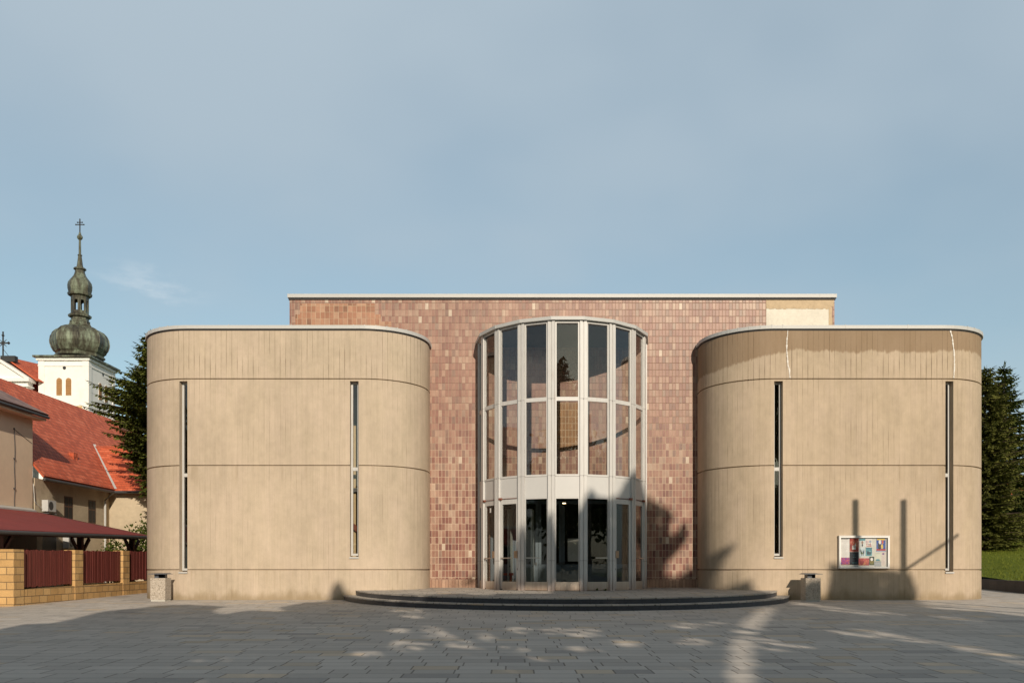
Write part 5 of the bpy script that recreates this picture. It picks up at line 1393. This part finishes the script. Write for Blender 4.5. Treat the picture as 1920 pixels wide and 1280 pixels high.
SHADE = [
    [(1476, 1108), (1530, 1104), (1547, 1130), (1474, 1133)],
    [(-900, 1330), (-300, 1225), (0, 1178), (43, 1169), (100, 1167), (167, 1151), (200, 1144), (260, 1139), (300, 1134), (350, 1132), (427, 1136), (400, 1144), (417, 1150), (467, 1143), (533, 1145), (520, 1138), (567, 1129), (613, 1126), (622, 1097), (632, 1085), (643, 1093), (652, 1112), (700, 1118), (820, 1117), (840, 1112),
     (1480, 1128), (1500, 1134), (1545, 1129), (1550, 1096), (1553, 1072), (1547, 1060), (1562, 1052), (1580, 1060), (1600, 1056), (1640, 1062), (1700, 1066), (1712, 1080), (1728, 1127), (1750, 1140), (1840, 1145), (1925, 1155), (2600, 1180), (2600, 1900), (-900, 1900)],
    [(838, 1099), (842, 1092), (868, 1088), (885, 1076), (902, 1066), (908, 1100)],
    [(916, 1106), (924, 1075), (934, 1052), (944, 1062), (954, 1040), (966, 1008), (974, 985), (984, 972), (992, 1000), (1001, 1022), (1012, 992), (1021, 966), (1033, 952), (1040, 968), (1046, 1000), (1046, 1106)],
    [(1030, 1096), (1045, 1030), (1060, 990), (1078, 960), (1090, 945), (1100, 922), (1108, 906), (1116, 918), (1120, 932), (1133, 926), (1142, 934), (1160, 925), (1168, 905), (1178, 890), (1190, 880), (1207, 895), (1212, 920), (1224, 934), (1240, 944), (1262, 952), (1266, 968), (1257, 990), (1262, 1000), (1279, 978), (1286, 972), (1291, 985), (1292, 1012), (1282, 1024), (1265, 1045), (1248, 1068), (1258, 1080), (1284, 1072), (1294, 1054), (1310, 1040), (1330, 1035), (1355, 1028), (1372, 1008), (1382, 1016), (1382, 1024), (1362, 1045), (1345, 1082), (1348, 1100), (1370, 1098), (1398, 1086), (1413, 1085), (1416, 1104), (1450, 1112), (1440, 1150), (1030, 1150)],
    [(700, 1112), (1480, 1112), (1500, 1150), (690, 1150)],
]
def streak(x0, y0, x1, y1, w_):
    w_ *= 1.05
    return [(x0, y0-w_*.25), (x0+(x1-x0)*.35, y0+(y1-y0)*.35-w_*.5), (x1, y1-w_*.2), (x1, y1+w_*.2), (x0+(x1-x0)*.55, y0+(y1-y0)*.55+w_*.5)]
def blob(x, y, rx, ry):
    ry *= 1.15
    return [(x+rx*math.cos(t)*(1+.25*math.sin(3*t+x)), y+ry*math.sin(t)*(1+.25*math.cos(2*t+y))) for t in np.linspace(0, 2*math.pi, 12)[:-1]]
LIT = [[(1425, 1143), (1451, 1136), (1429, 1165), (1410, 1189), (1383, 1186), (1401, 1165)], [(1379, 1194), (1407, 1194), (1405, 1240), (1407, 1330), (1371, 1330), (1375, 1240)],  # leading shapes: leaf gap standing in for sun mirrored by a slit window
       streak(1460, 1127, 1650, 1152, 8), streak(1642, 1147, 1700, 1155, 5), streak(1745, 1154, 1830, 1163, 5), streak(1540, 1180, 1640, 1194, 6), streak(1600, 1181, 1745, 1203, 11), streak(1765, 1206, 1890, 1230, 11), streak(1870, 1236, 1990, 1252, 9), streak(1360, 1190, 1520, 1213, 9), streak(1420, 1212, 1470, 1219, 5),
       blob(813, 1180, 26, 6), blob(748, 1181, 16, 4), blob(768, 1211, 38, 9), blob(885, 1207, 38, 8), blob(957, 1219, 28, 8), blob(978, 1181, 17, 6), blob(1040, 1183, 20, 5), blob(1095, 1184, 30, 6), blob(1177, 1206, 22, 7), blob(988, 1238, 24, 8), blob(779, 1153, 22, 4), blob(765, 1145, 26, 3), blob(826, 1193, 26, 5), blob(905, 1192, 22, 5), blob(1090, 1215, 16, 4), blob(1285, 1172, 24, 4), blob(1335, 1169, 20, 4), blob(1300, 1202, 26, 5), blob(690, 1225, 22, 5)]
LIT += [[(690, 1108), (830, 1101), (850, 1112), (760, 1119), (690, 1117)], blob(900, 1111, 26, 4), blob(1062, 1098, 26, 7)]
N = 520000
pos = np.stack([rng.uniform(-15, 31, N), rng.uniform(-9.0, -6.0, N), rng.uniform(2.8, 22.5, N)], 1)
A = rng.normal(size=(N, 3)); A /= np.linalg.norm(A, axis=1)[:, None]
B = np.cross(A, rng.normal(size=(N, 3))); B /= np.linalg.norm(B, axis=1)[:, None]
sz = rng.uniform(.13, .30, N)[:, None]
K4 = np.stack([pos-A*sz*.5, pos+B*sz*.36, pos+A*sz*.5, pos-B*sz*.36], 1)
keep = rng.random(N)
ok = np.ones(N, bool)
for c in range(5):
    pp = K4[:, c] if c < 4 else pos
    px, py, h = shade_falls(pp)
    s_ = np.zeros(N, bool)
    for poly in SHADE: s_ |= inside(poly, px, py)
    for li_, poly in enumerate(LIT): s_ &= ~(inside(poly, px, py) & ((li_ < 2) | (keep > .10)))
    s_ |= (h[:, 1] < 7.9) & (h[:, 1] > -3)
    ok &= s_  # crowns shaped: leaves kept only where their shadow is wanted
K4 = K4[ok]; ctr = pos[ok]
print('shade leaves', len(K4))
TX = [-11.5, -6.0, -.5, 5.0, 10.5, 16.0, 21.5, 27.5]
own = np.argmin(np.abs(ctr[:, 0][:, None]+rng.normal(0, .7, len(ctr))[:, None]-np.array(TX)[None]), axis=1)
M['tree_leaf'] = leaf_mat('broad_leaves', (0.030, 0.050, 0.012), (0.085, 0.115, 0.030), 0.12, 0.8)
WORD = ('first', 'second', 'third', 'fourth', 'fifth', 'sixth', 'seventh', 'last')
for i, tx in enumerate(TX):
    sel = K4[own == i]
    if len(sel) < 50: continue
    t = thing('broadleaf_tree', (tx, -7.5, gz(-7.5)), WORD[i]+' tree from the left in the unseen row, crown shaped to cast shade', 'tree', 'row of trees facing the hall')
    top = sel[:, :, 2].max()
    m_ = MB(); m_.tube([(tx, -7.5, gz(-7.5)-.2), (tx+.1, -7.4, 4.0), (tx-.05, -7.5, top*.55), (tx, -7.5, top*.8)], [.30, .24, .14, .03], 10)
    for k in range(7):
        a = k*2.4; z = 3.2+k*(top*.6-3)/7; m_.tube([(tx, -7.5, z), (tx+1.0*math.cos(a), -7.5+.7*math.sin(a), z+1.0), (tx+2.0*math.cos(a), -7.5+1.1*math.sin(a), z+1.7)], [.10, .06, .02], 6)
    m_.build('trunk', M['bark'], t)
    np_mesh('crown', sel.reshape(-1, 3), np.arange(len(sel)*4).reshape(-1, 4), M['tree_leaf'], t)
for x, y, lab in ((-24, -11, 'added unseen tree, outer left, to darken the glass reflections'), (-35, -9, 'added unseen tree, far left, to darken the glass reflections'), (37.5, -11, 'added unseen tree, outer right, to darken the glass reflections'), (48, -8, 'added unseen tree, far right, to darken the glass reflections')):  # added trees that darken what the angled side glass mirrors
    bush('broadleaf_tree', (x, y, gz(y)), 5.6, 3.5, 13.5, 7000, .75, M['tree_leaf'], lab, 'added trees darkening the glass reflections', seed=int(x)+60, cat='tree', stems=4)
M['pole_wood'] = wood_mat('grey_pole', (0.12, 0.10, 0.08), (0.22, 0.19, 0.15))
PYY = 13.0; dyp = (YF-PYY)/(-SUN.y)  # unseen poles assumed from their shadows and placed to cast them
def back(xw, zw): return Vector((xw+SUN.x*dyp, PYY, zw+SUN.z*dyp))
pl = thing('twin_pole', tuple(back(11.5, 0).to_2d())+(gz(PYY),), 'two tall timber poles with a slanting stay, out of frame to the right', 'pole')
for px in (1604, 1694):
    tp = back((px-960)/60, (1062-938)/60+EYE); m_ = MB(); m_.tube([(tp.x, tp.y, gz(PYY)-.3), tp], [.115, .10], 12); m_.build('pole', M['pole_wood'], pl)
a, b_ = back((1697-960)/60, (1062-1068)/60+EYE), back((1800-960)/60, (1062-1000)/60+EYE)
m_ = MB(); m_.tube([a, b_], .045, 8); m_.build('stay', M['pole_wood'], pl)
